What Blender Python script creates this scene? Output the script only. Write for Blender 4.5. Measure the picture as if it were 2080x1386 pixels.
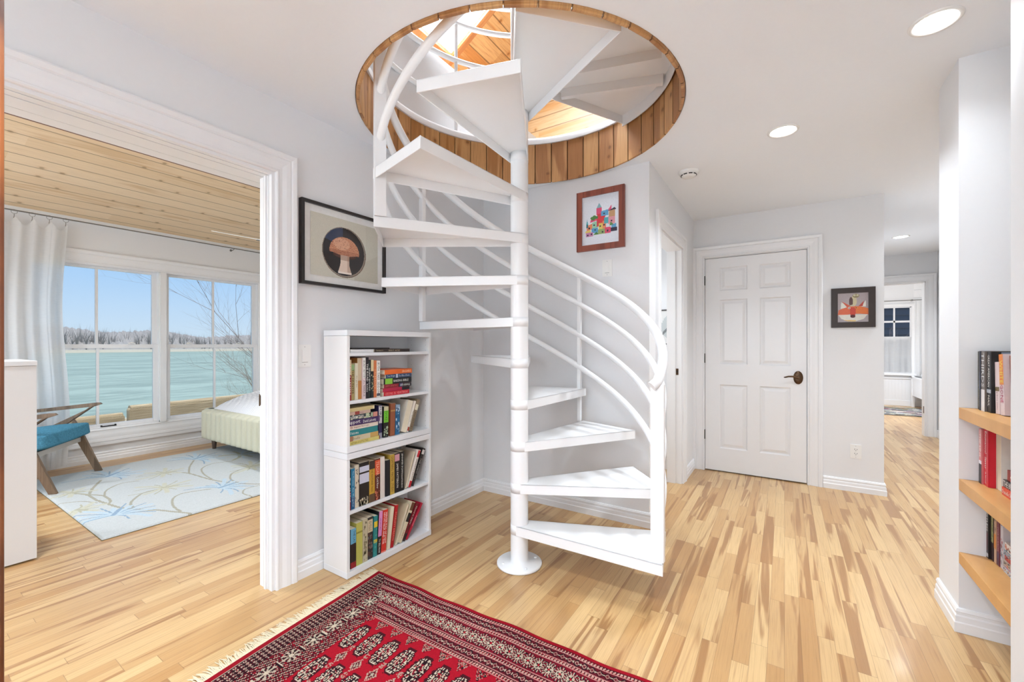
import bpy, bmesh, math, random
import numpy as np
from mathutils import Vector, Matrix
for o in list(bpy.data.objects): bpy.data.objects.remove(o, do_unlink=True)
scn = bpy.context.scene
COL = scn.collection
PI = math.pi
R = math.radians

# ---------------------------------------------------------------- camera
cam_d = bpy.data.cameras.new('camera'); cam = bpy.data.objects.new('camera', cam_d); COL.objects.link(cam)
cam_d.sensor_width = 36; cam_d.lens = 36*862/2080; cam_d.shift_y = 7/2080; cam_d.clip_start = .02; cam_d.clip_end = 2000
cam.location = (0, 0, 1.21); cam.rotation_euler = (R(90), 0, R(32.7))
scn.camera = cam
# ---------------------------------------------------------------- world, sun, exposure
vs = scn.view_settings
vs.view_transform = 'Standard'; vs.look = 'None'; vs.gamma = 1; vs.exposure = 0.55; vs.use_curve_mapping = False
def S(r, g, b):
    f = lambda c: (c/255/12.92) if c <= 10 else ((c/255+.055)/1.055)**2.4
    return (f(r), f(g), f(b), 1)
wd = bpy.data.worlds.new('sky'); scn.world = wd; wd.use_nodes = True
wn = wd.node_tree; wn.nodes.clear()
tc = wn.nodes.new('ShaderNodeTexCoord'); sx = wn.nodes.new('ShaderNodeSeparateXYZ'); rp = wn.nodes.new('ShaderNodeValToRGB')
bg = wn.nodes.new('ShaderNodeBackground'); ow = wn.nodes.new('ShaderNodeOutputWorld')
wn.links.new(tc.outputs['Generated'], sx.inputs[0]); wn.links.new(sx.outputs['Z'], rp.inputs[0])
rp.color_ramp.elements[0].position = 0.0; rp.color_ramp.elements[0].color = S(208, 226, 243)
rp.color_ramp.elements[1].position = .85; rp.color_ramp.elements[1].color = S(120, 175, 240)
e = rp.color_ramp.elements.new(.07); e.color = S(190, 218, 248)
e = rp.color_ramp.elements.new(.20); e.color = S(146, 198, 252)
wn.links.new(rp.outputs[0], bg.inputs[0]); bg.inputs[1].default_value = .72
wn.links.new(bg.outputs[0], ow.inputs[0])
sd = bpy.data.lights.new('sun', 'SUN'); sd.energy = 2.8; sd.angle = R(1); sd.color = (1, .96, .9)
so = bpy.data.objects.new('sun', sd); COL.objects.link(so); so.rotation_euler = Vector((-.24, 0.01, -.97)).to_track_quat('-Z', 'Y').to_euler()
def area(name, loc, direction, sx_, sy_, power, color=(1, 1, 1), shape='RECTANGLE', spread=180):
    d = bpy.data.lights.new(name, 'AREA'); d.shape = shape; d.size = sx_; d.size_y = sy_; d.energy = power; d.color = color; d.spread = R(spread)
    o = bpy.data.objects.new(name, d); COL.objects.link(o); o.location = loc
    o.rotation_euler = Vector(direction).to_track_quat('-Z', 'Y').to_euler(); return o
# daylight for the roof light, assumed rear window and bathroom window; added fills for loft and bedrooms
area('skylight_daylight', (-2.09, 2.588, 4.275), (.505, 0, -.863), 1.10, .775, 95, (.84, .92, 1))
area('loft_fill', (-1.2, -1.4, 3.95), (0, 1, -.1), 1.6, 1.2, 10, (.82, .91, 1))  # added fill for the upper room, set in an invented gable opening
area('rear_window_daylight', (-.8, -2.5, 1.5), (0, 1, 0), 2.0, 1.5, 40, (.80, .90, 1))
area('bedroom_fill', (-4.2, -1.5, 1.45), (0, 1, .05), 2.2, 1.5, 32, (.84, .92, 1))  # added fill to brighten the bedroom from an invented side opening
area('bathroom_window_daylight', (-1.9, 3.1, 1.5), (.5, .8, 0), .5, .8, 5, (.95, .98, 1))
area('far_bedroom_fill', (.35, 9.6, 1.5), (1, 0, 0), 1.2, 1.3, 26, (.96, .98, 1))  # unseen fill lamp added for the far bedroom
CAN_W = 10.5
# ---------------------------------------------------------------- helpers
class MB:
    def __init__(s): s.bm = bmesh.new()
    def box(s, a, b, bev=0, M=None):
        x0, y0, z0 = [min(a[i], b[i]) for i in range(3)]; x1, y1, z1 = [max(a[i], b[i]) for i in range(3)]
        vs_ = [s.bm.verts.new(p) for p in ((x0,y0,z0),(x1,y0,z0),(x1,y1,z0),(x0,y1,z0),(x0,y0,z1),(x1,y0,z1),(x1,y1,z1),(x0,y1,z1))]
        fs = [s.bm.faces.new([vs_[i] for i in f]) for f in ((3,2,1,0),(4,5,6,7),(0,1,5,4),(1,2,6,5),(2,3,7,6),(3,0,4,7))]
        if bev > 0:
            es = list({e for f in fs for e in f.edges})
            r = bmesh.ops.bevel(s.bm, geom=es, offset=bev, segments=2, profile=.6, affect='EDGES', clamp_overlap=True)
            vs_ = list({v for f in r['faces'] for v in f.verts} | {v for v in vs_ if v.is_valid})
        if M is not None: bmesh.ops.transform(s.bm, matrix=M, verts=[v for v in vs_ if v.is_valid])
        return s
    def prism(s, pts, d, bev=0):
        """extrude polygon pts (3D list) by vector d"""
        d = Vector(d); a = [s.bm.verts.new(p) for p in pts]; b = [s.bm.verts.new(Vector(p)+d) for p in pts]
        n = len(pts); fs = [s.bm.faces.new(a[::-1]), s.bm.faces.new(b)]
        for i in range(n): fs.append(s.bm.faces.new((a[i], a[(i+1) % n], b[(i+1) % n], b[i])))
        if bev: bmesh.ops.bevel(s.bm, geom=list({e for f in fs for e in f.edges}), offset=bev, segments=2, profile=.6, affect='EDGES', clamp_overlap=True)
        return s
    def tube(s, pts, r, seg=10, cap=True):
        pts = [Vector(p) for p in pts]; rings = []; n = len(pts); up = None
        for i, p in enumerate(pts):
            t = (pts[min(i+1, n-1)]-pts[max(i-1, 0)]).normalized()
            if up is None: up = t.orthogonal().normalized()
            up = (up - t*up.dot(t)).normalized(); sd_ = t.cross(up)
            rr = r[i] if isinstance(r, (list, tuple)) else r
            rings.append([s.bm.verts.new(p+(up*math.cos(2*PI*k/seg)+sd_*math.sin(2*PI*k/seg))*rr) for k in range(seg)])
        for a, b in zip(rings, rings[1:]):
            for k in range(seg): s.bm.faces.new((a[k], a[(k+1) % seg], b[(k+1) % seg], b[k])).smooth = True
        if cap:
            for f in (s.bm.faces.new(rings[0][::-1]), s.bm.faces.new(rings[-1])):
                for e in f.edges: e.smooth = False
        return s
    def lathe(s, prof, seg=32, M=None, smooth=True):
        """prof list of (r,z) about z"""
        rings = []
        for r, z in prof:
            if r < 1e-6: rings.append([s.bm.verts.new((0, 0, z))])
            else: rings.append([s.bm.verts.new((r*math.cos(2*PI*k/seg), r*math.sin(2*PI*k/seg), z)) for k in range(seg)])
        for a, b in zip(rings, rings[1:]):
            for k in range(seg):
                k2 = (k+1) % seg
                f = [a[k % len(a)], a[k2 % len(a)], b[k2 % len(b)], b[k % len(b)]]
                f2 = []
                for v in f:
                    if v not in f2: f2.append(v)
                if len(f2) > 2: s.bm.faces.new(f2).smooth = smooth
        if M is not None: bmesh.ops.transform(s.bm, matrix=M, verts=[v for rg in rings for v in rg])
        return s
    def quad(s, *p): s.bm.faces.new([s.bm.verts.new(q) for q in p]); return s
    def build(s, name, mat, parent=None, recalc=True, loc=None):
        if recalc: bmesh.ops.recalc_face_normals(s.bm, faces=s.bm.faces[:])
        me = bpy.data.meshes.new(name); s.bm.to_mesh(me); s.bm.free()
        if mat: me.materials.append(mat)
        o = bpy.data.objects.new(name, me); COL.objects.link(o)
        if parent: o.parent = parent
        if loc is not None:
            o.location = loc; me.transform(Matrix.Translation(-Vector(loc)))
        return o
def tag(o, label, cat, group=None, kind=None):
    if label: o['label'] = label
    if cat: o['category'] = cat
    if group: o['group'] = group
    if kind: o['kind'] = kind
    return o
def empty(name, loc=(0, 0, 0), rz=0):
    o = bpy.data.objects.new(name, None); COL.objects.link(o); o.location = loc; o.rotation_euler = (0, 0, rz); o.empty_display_size = .1; return o
def thing(name, label, cat, loc=(0, 0, 0), rz=0, group=None): return tag(empty(name, loc, rz), label, cat, group)
def struct(name, mb, mat, parent=None):
    o = mb.build(name, mat, parent)
    if not parent: o['kind'] = 'structure'
    return o
def sub(o, lv=1):
    m = o.modifiers.new('s', 'SUBSURF'); m.levels = lv; m.render_levels = lv
    for p in o.data.polygons: p.use_smooth = True
    return o
# ---------------------------------------------------------------- materials
class NT:
    def __init__(s, name):
        s.m = bpy.data.materials.new(name); s.m.use_nodes = True; s.t = s.m.node_tree; s.t.nodes.clear()
        s.out = s.n('ShaderNodeOutputMaterial'); s.b = s.n('ShaderNodeBsdfPrincipled'); s.l(s.b.outputs[0], s.out.inputs[0])
    def n(s, t, **k):
        n = s.t.nodes.new(t)
        for a, v in k.items(): setattr(n, a, v)
        return n
    def l(s, a, b): s.t.links.new(a, b)
    def put(s, inp, v):
        if hasattr(v, 'is_linked') or isinstance(v, bpy.types.NodeSocket): s.l(v, inp)
        else: inp.default_value = v
    def math(s, op, a, b=0, c=None):
        n = s.n('ShaderNodeMath', operation=op); s.put(n.inputs[0], a); s.put(n.inputs[1], b)
        if c is not None: s.put(n.inputs[2], c)
        return n.outputs[0]
    def xyz(s, x=0, y=0, z=0):
        n = s.n('ShaderNodeCombineXYZ'); s.put(n.inputs[0], x); s.put(n.inputs[1], y); s.put(n.inputs[2], z); return n.outputs[0]
    def obj(s):
        t = s.n('ShaderNodeTexCoord'); q = s.n('ShaderNodeSeparateXYZ'); s.l(t.outputs['Object'], q.inputs[0]); return t.outputs['Object'], q.outputs[0], q.outputs[1], q.outputs[2]
    def wn(s, v):
        n = s.n('ShaderNodeTexWhiteNoise', noise_dimensions='3D'); s.put(n.inputs['Vector'], v); return n.outputs['Value']
    def noise(s, v, scale=1, detail=3, rough=.5, dist=0):
        n = s.n('ShaderNodeTexNoise'); s.put(n.inputs['Vector'], v); n.inputs['Scale'].default_value = scale; n.inputs['Detail'].default_value = detail
        n.inputs['Roughness'].default_value = rough; n.inputs['Distortion'].default_value = dist; return n.outputs['Fac']
    def ramp(s, v, lo, hi):
        n = s.n('ShaderNodeMapRange', interpolation_type='SMOOTHSTEP'); s.put(n.inputs['Value'], v); s.put(n.inputs['From Min'], lo); s.put(n.inputs['From Max'], hi); return n.outputs[0]
    def mix(s, f, a, b, mode='MIX'):
        n = s.n('ShaderNodeMix', data_type='RGBA', blend_type=mode); s.put(n.inputs[0], f); s.put(n.inputs[6], a); s.put(n.inputs[7], b); return n.outputs[2]
    def bump(s, h, st=.2, d=.01):
        n = s.n('ShaderNodeBump'); n.inputs['Strength'].default_value = st; n.inputs['Distance'].default_value = d; s.put(n.inputs['Height'], h); s.l(n.outputs[0], s.b.inputs['Normal'])
    def fin(s, col, rough=.5, spec=.5, coat=0):
        s.put(s.b.inputs['Base Color'], col); s.put(s.b.inputs['Roughness'], rough); s.b.inputs['Specular IOR Level'].default_value = spec
        if coat: s.b.inputs['Coat Weight'].default_value = coat; s.b.inputs['Coat Roughness'].default_value = .12
        return s.m
def plain(name, col, rough=.5, spec=.5, var=.04, scale=30, bump=0, metal=0, coat=0):
    t = NT(name); v, x, y, z = t.obj(); nz = t.noise(v, scale, 3)
    c = t.mix(nz, tuple(c*(1-var) for c in col[:3])+(1,), tuple(min(1, c*(1+var)) for c in col[:3])+(1,))
    if bump: t.bump(t.noise(v, scale*6, 4), bump, .004)
    t.b.inputs['Metallic'].default_value = metal
    return t.fin(c, rough, spec, coat)
def planks(name, ax, ay, width, length, light, mid, dark, streak, thr=.56, gap=.03, gapcol=.35, knots=0, rough=.3, grain=.25, coat=0, polar=None, endgap=True, spec=.5, vary=1.0, bumpy=0):
    """boards: ax = index of the across coordinate, ay = along coordinate"""
    t = NT(name); v, *q = t.obj()
    if polar:
        x, y, z = q; ang = t.math('ARCTAN2', t.math('SUBTRACT', y, polar[1]), t.math('SUBTRACT', x, polar[0]))
        across = t.math('MULTIPLY', t.math('ADD', ang, 10), polar[2]/(2*PI)); al = z
    else: across = t.math('DIVIDE', q[ax], width); al = q[ay]
    row = t.math('FLOOR', across); fr = t.math('SUBTRACT', across, row)
    r1 = t.wn(t.xyz(row, 3.3, 1.7)); r2 = t.wn(t.xyz(row, 9.1, 4.2))
    ln = t.math('MULTIPLY_ADD', r2, length*.9, length*.6)
    yy = t.math('DIVIDE', t.math('MULTIPLY_ADD', r1, 7.0, t.math('ADD', al, 20)), ln)
    ix = t.math('FLOOR', yy); fy = t.math('SUBTRACT', yy, ix)
    pid = t.wn(t.xyz(row, ix, 0.5)); pid2 = t.wn(t.xyz(row, ix, 7.5))
    sv = t.xyz(t.math('MULTIPLY_ADD', pid, 40, t.math('MULTIPLY', across, .75)), t.math('MULTIPLY_ADD', pid2, 30, t.math('MULTIPLY', al, .62)), pid)
    st = t.noise(sv, 1.25, 3, .5, .9)
    th = t.math('MULTIPLY_ADD', pid2, -.16*vary, thr+.08*vary)
    sm = t.ramp(st, th, t.math('ADD', th, .10))
    gv = t.xyz(t.math('MULTIPLY', across, 9), t.math('MULTIPLY', al, 3.0), t.math('MULTIPLY', pid, 20))
    gr = t.noise(gv, 1.6, 5, .6, .6)
    base = t.mix(t.math('POWER', pid, 1.3), light, mid)
    base = t.mix(t.math('MULTIPLY', sm, .85), base, streak)
    base = t.mix(t.math('MULTIPLY', t.ramp(gr, .42, .75), grain), base, dark)
    if knots:
        kv = t.xyz(across, t.math('DIVIDE', al, .12 if polar else width), 0)
        vo = t.n('ShaderNodeTexVoronoi', feature='F1', voronoi_dimensions='2D'); t.put(vo.inputs['Vector'], kv); vo.inputs['Scale'].default_value = 1.0; vo.inputs['Randomness'].default_value = .9
        vs3 = t.n('ShaderNodeSeparateColor'); t.l(vo.outputs['Color'], vs3.inputs[0]); kd = t.math('LESS_THAN', vs3.outputs[0], knots)
        base = t.mix(t.math('MULTIPLY', t.ramp(t.math('ADD', vo.outputs['Distance'], t.math('MULTIPLY', t.math('SUBTRACT', gr, .5), .15)), .13, .05), t.math('MULTIPLY', kd, .8)), base, tuple(c*.32 for c in dark[:3])+(1,))
        base = t.mix(t.math('MULTIPLY', t.ramp(vo.outputs['Distance'], .28, .10), t.math('MULTIPLY', kd, .45)), base, streak)
    g = t.math('MAXIMUM', t.math('LESS_THAN', fr, gap), t.math('GREATER_THAN', fr, 1-gap*.3))
    if endgap: g = t.math('MAXIMUM', g, t.math('LESS_THAN', t.math('MULTIPLY', fy, ln), .0018))
    base = t.mix(t.math('MULTIPLY', g, 1-gapcol), base, tuple(c*.35 for c in dark[:3])+(1,))
    if bumpy: t.bump(t.math('SUBTRACT', 1, g), bumpy, .004)
    return t.fin(base, rough, spec, coat)
def vcmat(name, rough=.7, spec=.3, bump=0, bscale=400, coat=0):
    t = NT(name); a = t.n('ShaderNodeVertexColor'); a.layer_name = 'Col'
    if bump: v, *_ = t.obj(); t.bump(t.noise(v, bscale, 2), bump, .004)
    return t.fin(a.outputs[0], rough, spec, coat)
WALL = plain('wall_paint', S(230, 230, 231), .55, .3, .01, 60, .04)
CEIL = plain('ceiling_paint', S(241, 244, 248), .7, .2, .01, 60, .04)
TRIM = plain('trim_paint', S(236, 236, 237), .32, .5, .01, 20)
METW = plain('white_painted_steel', S(240, 240, 240), .28, .5, .01, 20)
LAMI = plain('white_laminate', S(230, 231, 233), .35, .5, .01, 20)
FLOOR = planks('hardwood_floor', 0, 1, .057, .62, S(208, 174, 124), S(180, 137, 87), S(136, 94, 56), S(152, 107, 64), .54, .018, .5, 0, .3, .35, .1)
BEDCEIL = planks('pine_ceiling_boards', 0, 1, .150, 2.4, S(236, 212, 178), S(226, 198, 158), S(186, 146, 102), S(214, 180, 136), .6, .05, .35, .2, .5, .25, endgap=False, bumpy=.3)
LOFT = planks('loft_pine_boards', 0, 1, .135, 2.6, S(214, 164, 108), S(196, 142, 86), S(150, 88, 36), S(190, 118, 50), .5, .05, .3, .22, .4, .5, endgap=False, bumpy=.3)
LOFTW = planks('loft_wall_boards', 2, 0, .135, 2.6, S(222, 188, 142), S(206, 170, 122), S(170, 110, 58), S(210, 156, 94), .5, .05, .3, .22, .4, .4, endgap=False, bumpy=.3)
LINER = planks('well_liner_boards', 0, 2, .1, 3, S(206, 158, 104), S(176, 122, 68), S(130, 80, 40), S(158, 104, 54), .5, .04, .25, .38, .45, .45, polar=(-1.229, 1.99, 43), endgap=False, bumpy=.3)
SHELFW = planks('oak_shelf', 0, 1, .9, 4, S(218, 168, 108), S(206, 154, 92), S(170, 116, 62), S(200, 148, 88), .5, .0, 1, 0, .4, .3, endgap=False)
RUST = planks('stained_timber', 0, 2, .3, 3, S(176, 104, 52), S(150, 82, 38), S(54, 26, 12), S(84, 42, 20), .48, 0, 1, .4, .35, .8, endgap=False)
GREYWOOD = planks('walnut_wood', 0, 2, .08, 2, S(136, 114, 92), S(120, 99, 80), S(80, 62, 48), S(98, 80, 62), .5, 0, 1, 0, .45, .6, endgap=False)
CHERRY = planks('cherry_frame', 0, 2, .05, 2, S(150, 78, 58), S(134, 66, 48), S(92, 40, 28), S(112, 52, 38), .5, 0, 1, 0, .35, .6, endgap=False)
BLACKF = plain('black_frame', S(34, 28, 26), .3, .5, .1)
BROWNF = plain('dark_brown_frame', S(52, 40, 34), .4, .5, .15)
BRONZE = plain('aged_bronze', S(92, 70, 52), .35, .5, .3, 60, 0, .9)
BLACKM = plain('black_iron', S(30, 28, 27), .35, .5, .1, 40, 0, .5)
CHROME = plain('brushed_nickel', S(140, 138, 134), .3, .5, .05, 40, 0, 1)
PLASTIC = plain('white_plastic', S(236, 235, 232), .3, .5, .01)
PLASTG = plain('grey_plastic', S(160, 158, 155), .4)
DARK = plain('dark_slot', S(30, 28, 26), .6)
PAPER = None
def glassmat():
    t = NT('window_glass'); t.t.nodes.remove(t.b)
    tr = t.n('ShaderNodeBsdfTransparent'); gl = t.n('ShaderNodeBsdfGlossy'); gl.inputs['Roughness'].default_value = .01
    fr = t.n('ShaderNodeFresnel'); fr.inputs[0].default_value = 1.3; mx = t.n('ShaderNodeMixShader')
    tr.inputs[0].default_value = (.97, .985, .98, 1)
    t.l(fr.outputs[0], mx.inputs[0]); t.l(tr.outputs[0], mx.inputs[1]); t.l(gl.outputs[0], mx.inputs[2]); t.l(mx.outputs[0], t.out.inputs[0]); return t.m
GLASS = glassmat()
def sheer():
    t = NT('sheer_linen'); v, x, y, z = t.obj(); t.t.nodes.remove(t.b)
    d = t.n('ShaderNodeBsdfDiffuse'); d.inputs[0].default_value = S(240, 240, 240); tl = t.n('ShaderNodeBsdfTranslucent'); tl.inputs[0].default_value = S(248, 248, 248)
    tr = t.n('ShaderNodeBsdfTransparent'); m1 = t.n('ShaderNodeMixShader'); m2 = t.n('ShaderNodeMixShader'); m1.inputs[0].default_value = .5
    nz = t.noise(t.xyz(t.math('MULTIPLY', x, 20), t.math('MULTIPLY', y, 20), t.math('MULTIPLY', z, 300)), 1, 2)
    t.put(m2.inputs[0], t.math('MULTIPLY_ADD', nz, .12, .06))
    t.l(d.outputs[0], m1.inputs[1]); t.l(tl.outputs[0], m1.inputs[2]); t.l(m1.outputs[0], m2.inputs[1]); t.l(tr.outputs[0], m2.inputs[2]); t.l(m2.outputs[0], t.out.inputs[0]); return t.m
SHEER = sheer()
def emit(name, col, st):
    t = NT(name); t.b.inputs['Emission Color'].default_value = col; t.b.inputs['Emission Strength'].default_value = st; return t.fin(col, .5)
BULB = emit('lamp_glow', (1, .97, .92, 1), 9)
# ---------------------------------------------------------------- painted panels (pattern kept per cell of the mesh)
class Paint:
    def __init__(s, nx, ny, bg): s.nx, s.ny = nx, ny; s.a = np.zeros((ny, nx, 3)); s.a[:] = bg[:3]; j, i = np.mgrid[0:ny, 0:nx]; s.u = (i+.5)/nx; s.v = (j+.5)/ny
    def put(s, m, c, al=1.0): s.a[m] = s.a[m]*(1-al)+np.array(c[:3])*al; return s
    def rect(s, u0, v0, u1, v1, c): return s.put((s.u >= u0) & (s.u <= u1) & (s.v >= v0) & (s.v <= v1), c)
    def ell(s, cu, cv, ru, rv, c): return s.put(((s.u-cu)/ru)**2+((s.v-cv)/rv)**2 <= 1, c)
    def poly(s, pts, c):
        ins = np.zeros(s.u.shape, bool); n = len(pts)
        for k in range(n):
            (x0, y0), (x1, y1) = pts[k], pts[(k+1) % n]
            if y0 == y1: continue
            cr = ((y0 > s.v) != (y1 > s.v)) & (s.u < (x1-x0)*(s.v-y0)/(y1-y0)+x0); ins ^= cr
        return s.put(ins, c)
    def line(s, pts, w, c):
        asp = 1.0
        for (x0, y0), (x1, y1) in zip(pts, pts[1:]):
            dx, dy = x1-x0, y1-y0; L = dx*dx+dy*dy+1e-12; t = np.clip(((s.u-x0)*dx+(s.v-y0)*dy)/L, 0, 1)
            s.put((s.u-x0-t*dx)**2+(s.v-y0-t*dy)**2 <= w*w, c)
        return s
    def noise(s, amt, seed=1):
        r = np.random.RandomState(seed); s.a = np.clip(s.a*(1+amt*(r.rand(s.ny, s.nx, 1)-.5)), 0, 1); return s
    def mesh(s, name, P, mat, parent=None):
        """P(u,v)-> 3D point arrays ; v up"""
        U, V = np.meshgrid(np.linspace(0, 1, s.nx+1), np.linspace(0, 1, s.ny+1)); pts = P(U.ravel(), V.ravel())
        idx = np.arange((s.nx+1)*(s.ny+1)).reshape(s.ny+1, s.nx+1)
        f = np.stack([idx[:-1, :-1], idx[:-1, 1:], idx[1:, 1:], idx[1:, :-1]], -1).reshape(-1, 4)
        me = bpy.data.meshes.new(name); me.vertices.add(len(pts)); me.vertices.foreach_set('co', pts.astype(np.float32).ravel())
        me.loops.add(f.size); me.loops.foreach_set('vertex_index', f.ravel().astype(np.int32)); me.polygons.add(len(f))
        me.polygons.foreach_set('loop_start', np.arange(0, f.size, 4, dtype=np.int32)); me.polygons.foreach_set('loop_total', np.full(len(f), 4, dtype=np.int32)); me.update(calc_edges=True)
        ca = me.color_attributes.new('Col', 'FLOAT_COLOR', 'CORNER'); c = np.ones((len(f), 4, 4), np.float32); c[:, :, :3] = s.a.reshape(-1, 1, 3)
        ca.data.foreach_set('color', c.ravel()); me.materials.append(mat); me.validate()
        o = bpy.data.objects.new(name, me); COL.objects.link(o)
        if parent: o.parent = parent
        return o
ART = vcmat('art_print', .25, .4, coat=.4)
# ---------------------------------------------------------------- structure
def wall(name, axis, p0, p1, a0, a1, z0, z1, holes=(), mat=None):
    """axis 'x': thickness along x (p0..p1), runs along y (a0..a1)"""
    mb = MB(); ac = sorted({a0, a1, *[h[0] for h in holes], *[h[1] for h in holes]}); zc = sorted({z0, z1, *[h[2] for h in holes], *[h[3] for h in holes]})
    for i in range(len(ac)-1):
        for j in range(len(zc)-1):
            am, zm = (ac[i]+ac[i+1])/2, (zc[j]+zc[j+1])/2
            if any(h[0] < am < h[1] and h[2] < zm < h[3] for h in holes): continue
            if axis == 'x': mb.box((p0, ac[i], zc[j]), (p1, ac[i+1], zc[j+1]))
            else: mb.box((ac[i], p0, zc[j]), (ac[i+1], p1, zc[j+1]))
    return struct(name, mb, mat or WALL)
CH = 2.42
fl = struct('floor', MB().box((-6.15, -2.7, -.05), (3.6, 11.35, 0)), FLOOR)
wall('wall_left', 'x', -2.22, -2.11, -2.6, 2.955, 0, CH, [(-.95, 1.127, 0, 2.058)])
wall('wall_left_upper', 'x', -2.22, -2.11, -2.6, 4.65, CH, 3.30)
wall('wall_bathroom_left', 'x', -2.22, -2.11, 2.955, 4.65, 0, CH)
wall('wall_back', 'y', 2.845, 2.955, -2.11, -.75, 0, CH)
wall('wall_hall', 'x', -.87, -.75, 2.955, 4.46, 0, CH, [(3.11, 3.90, 0, 2.04)])
wall('wall_closet', 'y', 4.46, 4.56, -.87, .67, 0, CH, [(-.655, .17, 0, 2.04)])
wall('wall_bathroom_back', 'y', 4.56, 4.65, -2.22, -.75, 0, CH)
wall('wall_closet_interior', 'y', 5.1, 5.2, -.75, .57, 0, CH)
wall('wall_hall_left', 'x', .57, .67, 4.56, 7.65, 0, CH)
wall('wall_hall_end', 'y', 7.65, 7.77, .2, 3.5, 0, CH, [(.72, 1.565, 0, 2.04)])
wall('wall_hall_right', 'x', 1.68, 1.80, 2.92, 7.65, 0, CH)
pm = MB(); pm.box((.62, 2.53, 0), (1.80, 2.80, CH)); struct('wall_pier', pm, WALL)
wall('wall_hall_corner', 'y', 2.80, 2.92, .80, 1.80, 0, CH)
wall('wall_right', 'x', .62, .72, -2.6, 2.04, 0, CH)
wall('wall_niche_back', 'x', .93, 1.02, 1.9, 2.53, 0, CH)
wall('wall_niche_near', 'y', 1.9, 2.04, .72, .93, 0, CH)
wall('wall_rear', 'y', -2.7, -2.6, -2.22, .72, 0, CH, [(-1.8, .2, .75, 2.25)])
# ceiling with the round stair well
PX0, PY0, HR = -1.229, 1.990, .83
cb = MB(); bm = cb.bm
x0, x1, y0, y1 = -2.22, -.36, 1.10, 2.88; NS = 96
angs = sorted([2*PI*i/NS for i in range(NS)] + [math.atan2(yy-PY0, xx-PX0) % (2*PI) for xx in (x0, x1) for yy in (y0, y1)])
def sq(a):
    c, s = math.cos(a), math.sin(a); k = 1e9
    if c > 1e-9: k = min(k, (x1-PX0)/c)
    if c < -1e-9: k = min(k, (x0-PX0)/c)
    if s > 1e-9: k = min(k, (y1-PY0)/s)
    if s < -1e-9: k = min(k, (y0-PY0)/s)
    return (PX0+c*k, PY0+s*k)
for zt, zb in ((CH+.04, CH), (2.72, 2.68)):
    for i in range(len(angs)):
        a, b = angs[i], angs[(i+1) % len(angs)]
        p = [(PX0+(HR+.02)*math.cos(t), PY0+(HR+.02)*math.sin(t)) for t in (a, b)]; q = [sq(a), sq(b)]
        for z in (zb, zt): cb.quad((p[0][0], p[0][1], z), (p[1][0], p[1][1], z), (q[1][0], q[1][1], z), (q[0][0], q[0][1], z))
bmesh.ops.remove_doubles(bm, verts=bm.verts[:], dist=1e-5)
cb.box((-2.22, -2.7, CH), (.72+.3, y0, CH+.04)); cb.box((x1, y0, CH), (1.8, y1, CH+.04)); cb.box((-2.22, y1, CH), (1.8, 7.77, CH+.04)); cb.box((.9, -.5, CH), (1.8, y0, CH+.04))
struct('ceiling', cb, CEIL)
ub = MB(); ub.box((-3.0, -1.6, 2.66), (-2.22, 4.7, 2.70)); ub.box((-.36, -1.6, 2.66), (4.1, 4.7, 2.70)); ub.box((-2.22, -1.6, 2.66), (-.36, 1.1, 2.70)); ub.box((-2.22, 2.88, 2.66), (-.36, 4.7, 2.70))
struct('floor_upper', ub, WALL)
# liner boards of the well
lb = MB(); nb = 43
for i in range(nb):
    a0 = 2*PI*i/nb-10; a1 = 2*PI*(i+1)/nb-10; g = .0022
    pr = []
    for r_, aa in ((HR, a0+g), (HR, a1-g), (HR+.014, a1-g), (HR+.014, a0+g)):
        pr.append((PX0+r_*math.cos(aa), PY0+r_*math.sin(aa), CH-.012))
    lb.prism(pr, (0, 0, .287), .003)
lb.lathe([(HR+.011, CH-.004), (HR+.0165, CH-.004), (HR+.0165, 2.69), (HR+.011, 2.69)], 96, Matrix.Translation((PX0, PY0, 0)))
struct('trim_1', lb, LINER)
rb = MB(); rb.lathe([(HR-.012, 2.695), (HR-.014, 2.725), (HR, 2.745), (HR+.05, 2.745), (HR+.05, 2.695), (HR-.012, 2.695)], 96, Matrix.Translation((PX0, PY0, 0)))
struct('trim_2', rb, TRIM)
# ---------------------------------------------------------------- casings and baseboards
CPROF = [(0, 0), (0, .012), (.005, .016), (.012, .016), (.015, .012), (.03, .013), (.05, .018), (.07, .019), (.074, .016), (.08, .022), (.098, .025), (.105, .021), (.105, 0)]
def casing(mb, P, a0, a1, z0, z1, legs=True, bottom=False, w=1.0):
    """P(a, d, z): a along wall, d out of the wall; profile runs round the opening"""
    rings = []
    if bottom: path = [(a0, z0, -1, -1), (a0, z1, -1, 1), (a1, z1, 1, 1), (a1, z0, 1, -1), (a0, z0, -1, -1)]
    else: path = [(a0, z0, -1, 0), (a0, z1, -1, 1), (a1, z1, 1, 1), (a1, z0, 1, 0)]
    for (a, z, sa, sz) in path: rings.append([mb.bm.verts.new(P(a+sa*k*w, d, z+sz*k*w)) for k, d in CPROF])
    n = len(CPROF)
    for r, q in zip(rings, rings[1:]):
        for i in range(n): mb.bm.faces.new((r[i], r[(i+1) % n], q[(i+1) % n], q[i]))
    if not bottom: mb.bm.faces.new(rings[0]); mb.bm.faces.new(rings[-1])
def PXp(X, s): return lambda a, d, z: (X+s*d, a, z)
def PYp(Y, s): return lambda a, d, z: (a, Y+s*d, z)
BPROF = [(0, 0), (.017, 0), (.017, .04), (.014, .045), (.013, .066), (.009, .072), (.009, .082), (.012, .085), (.008, .097), (0, .099)]
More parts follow.
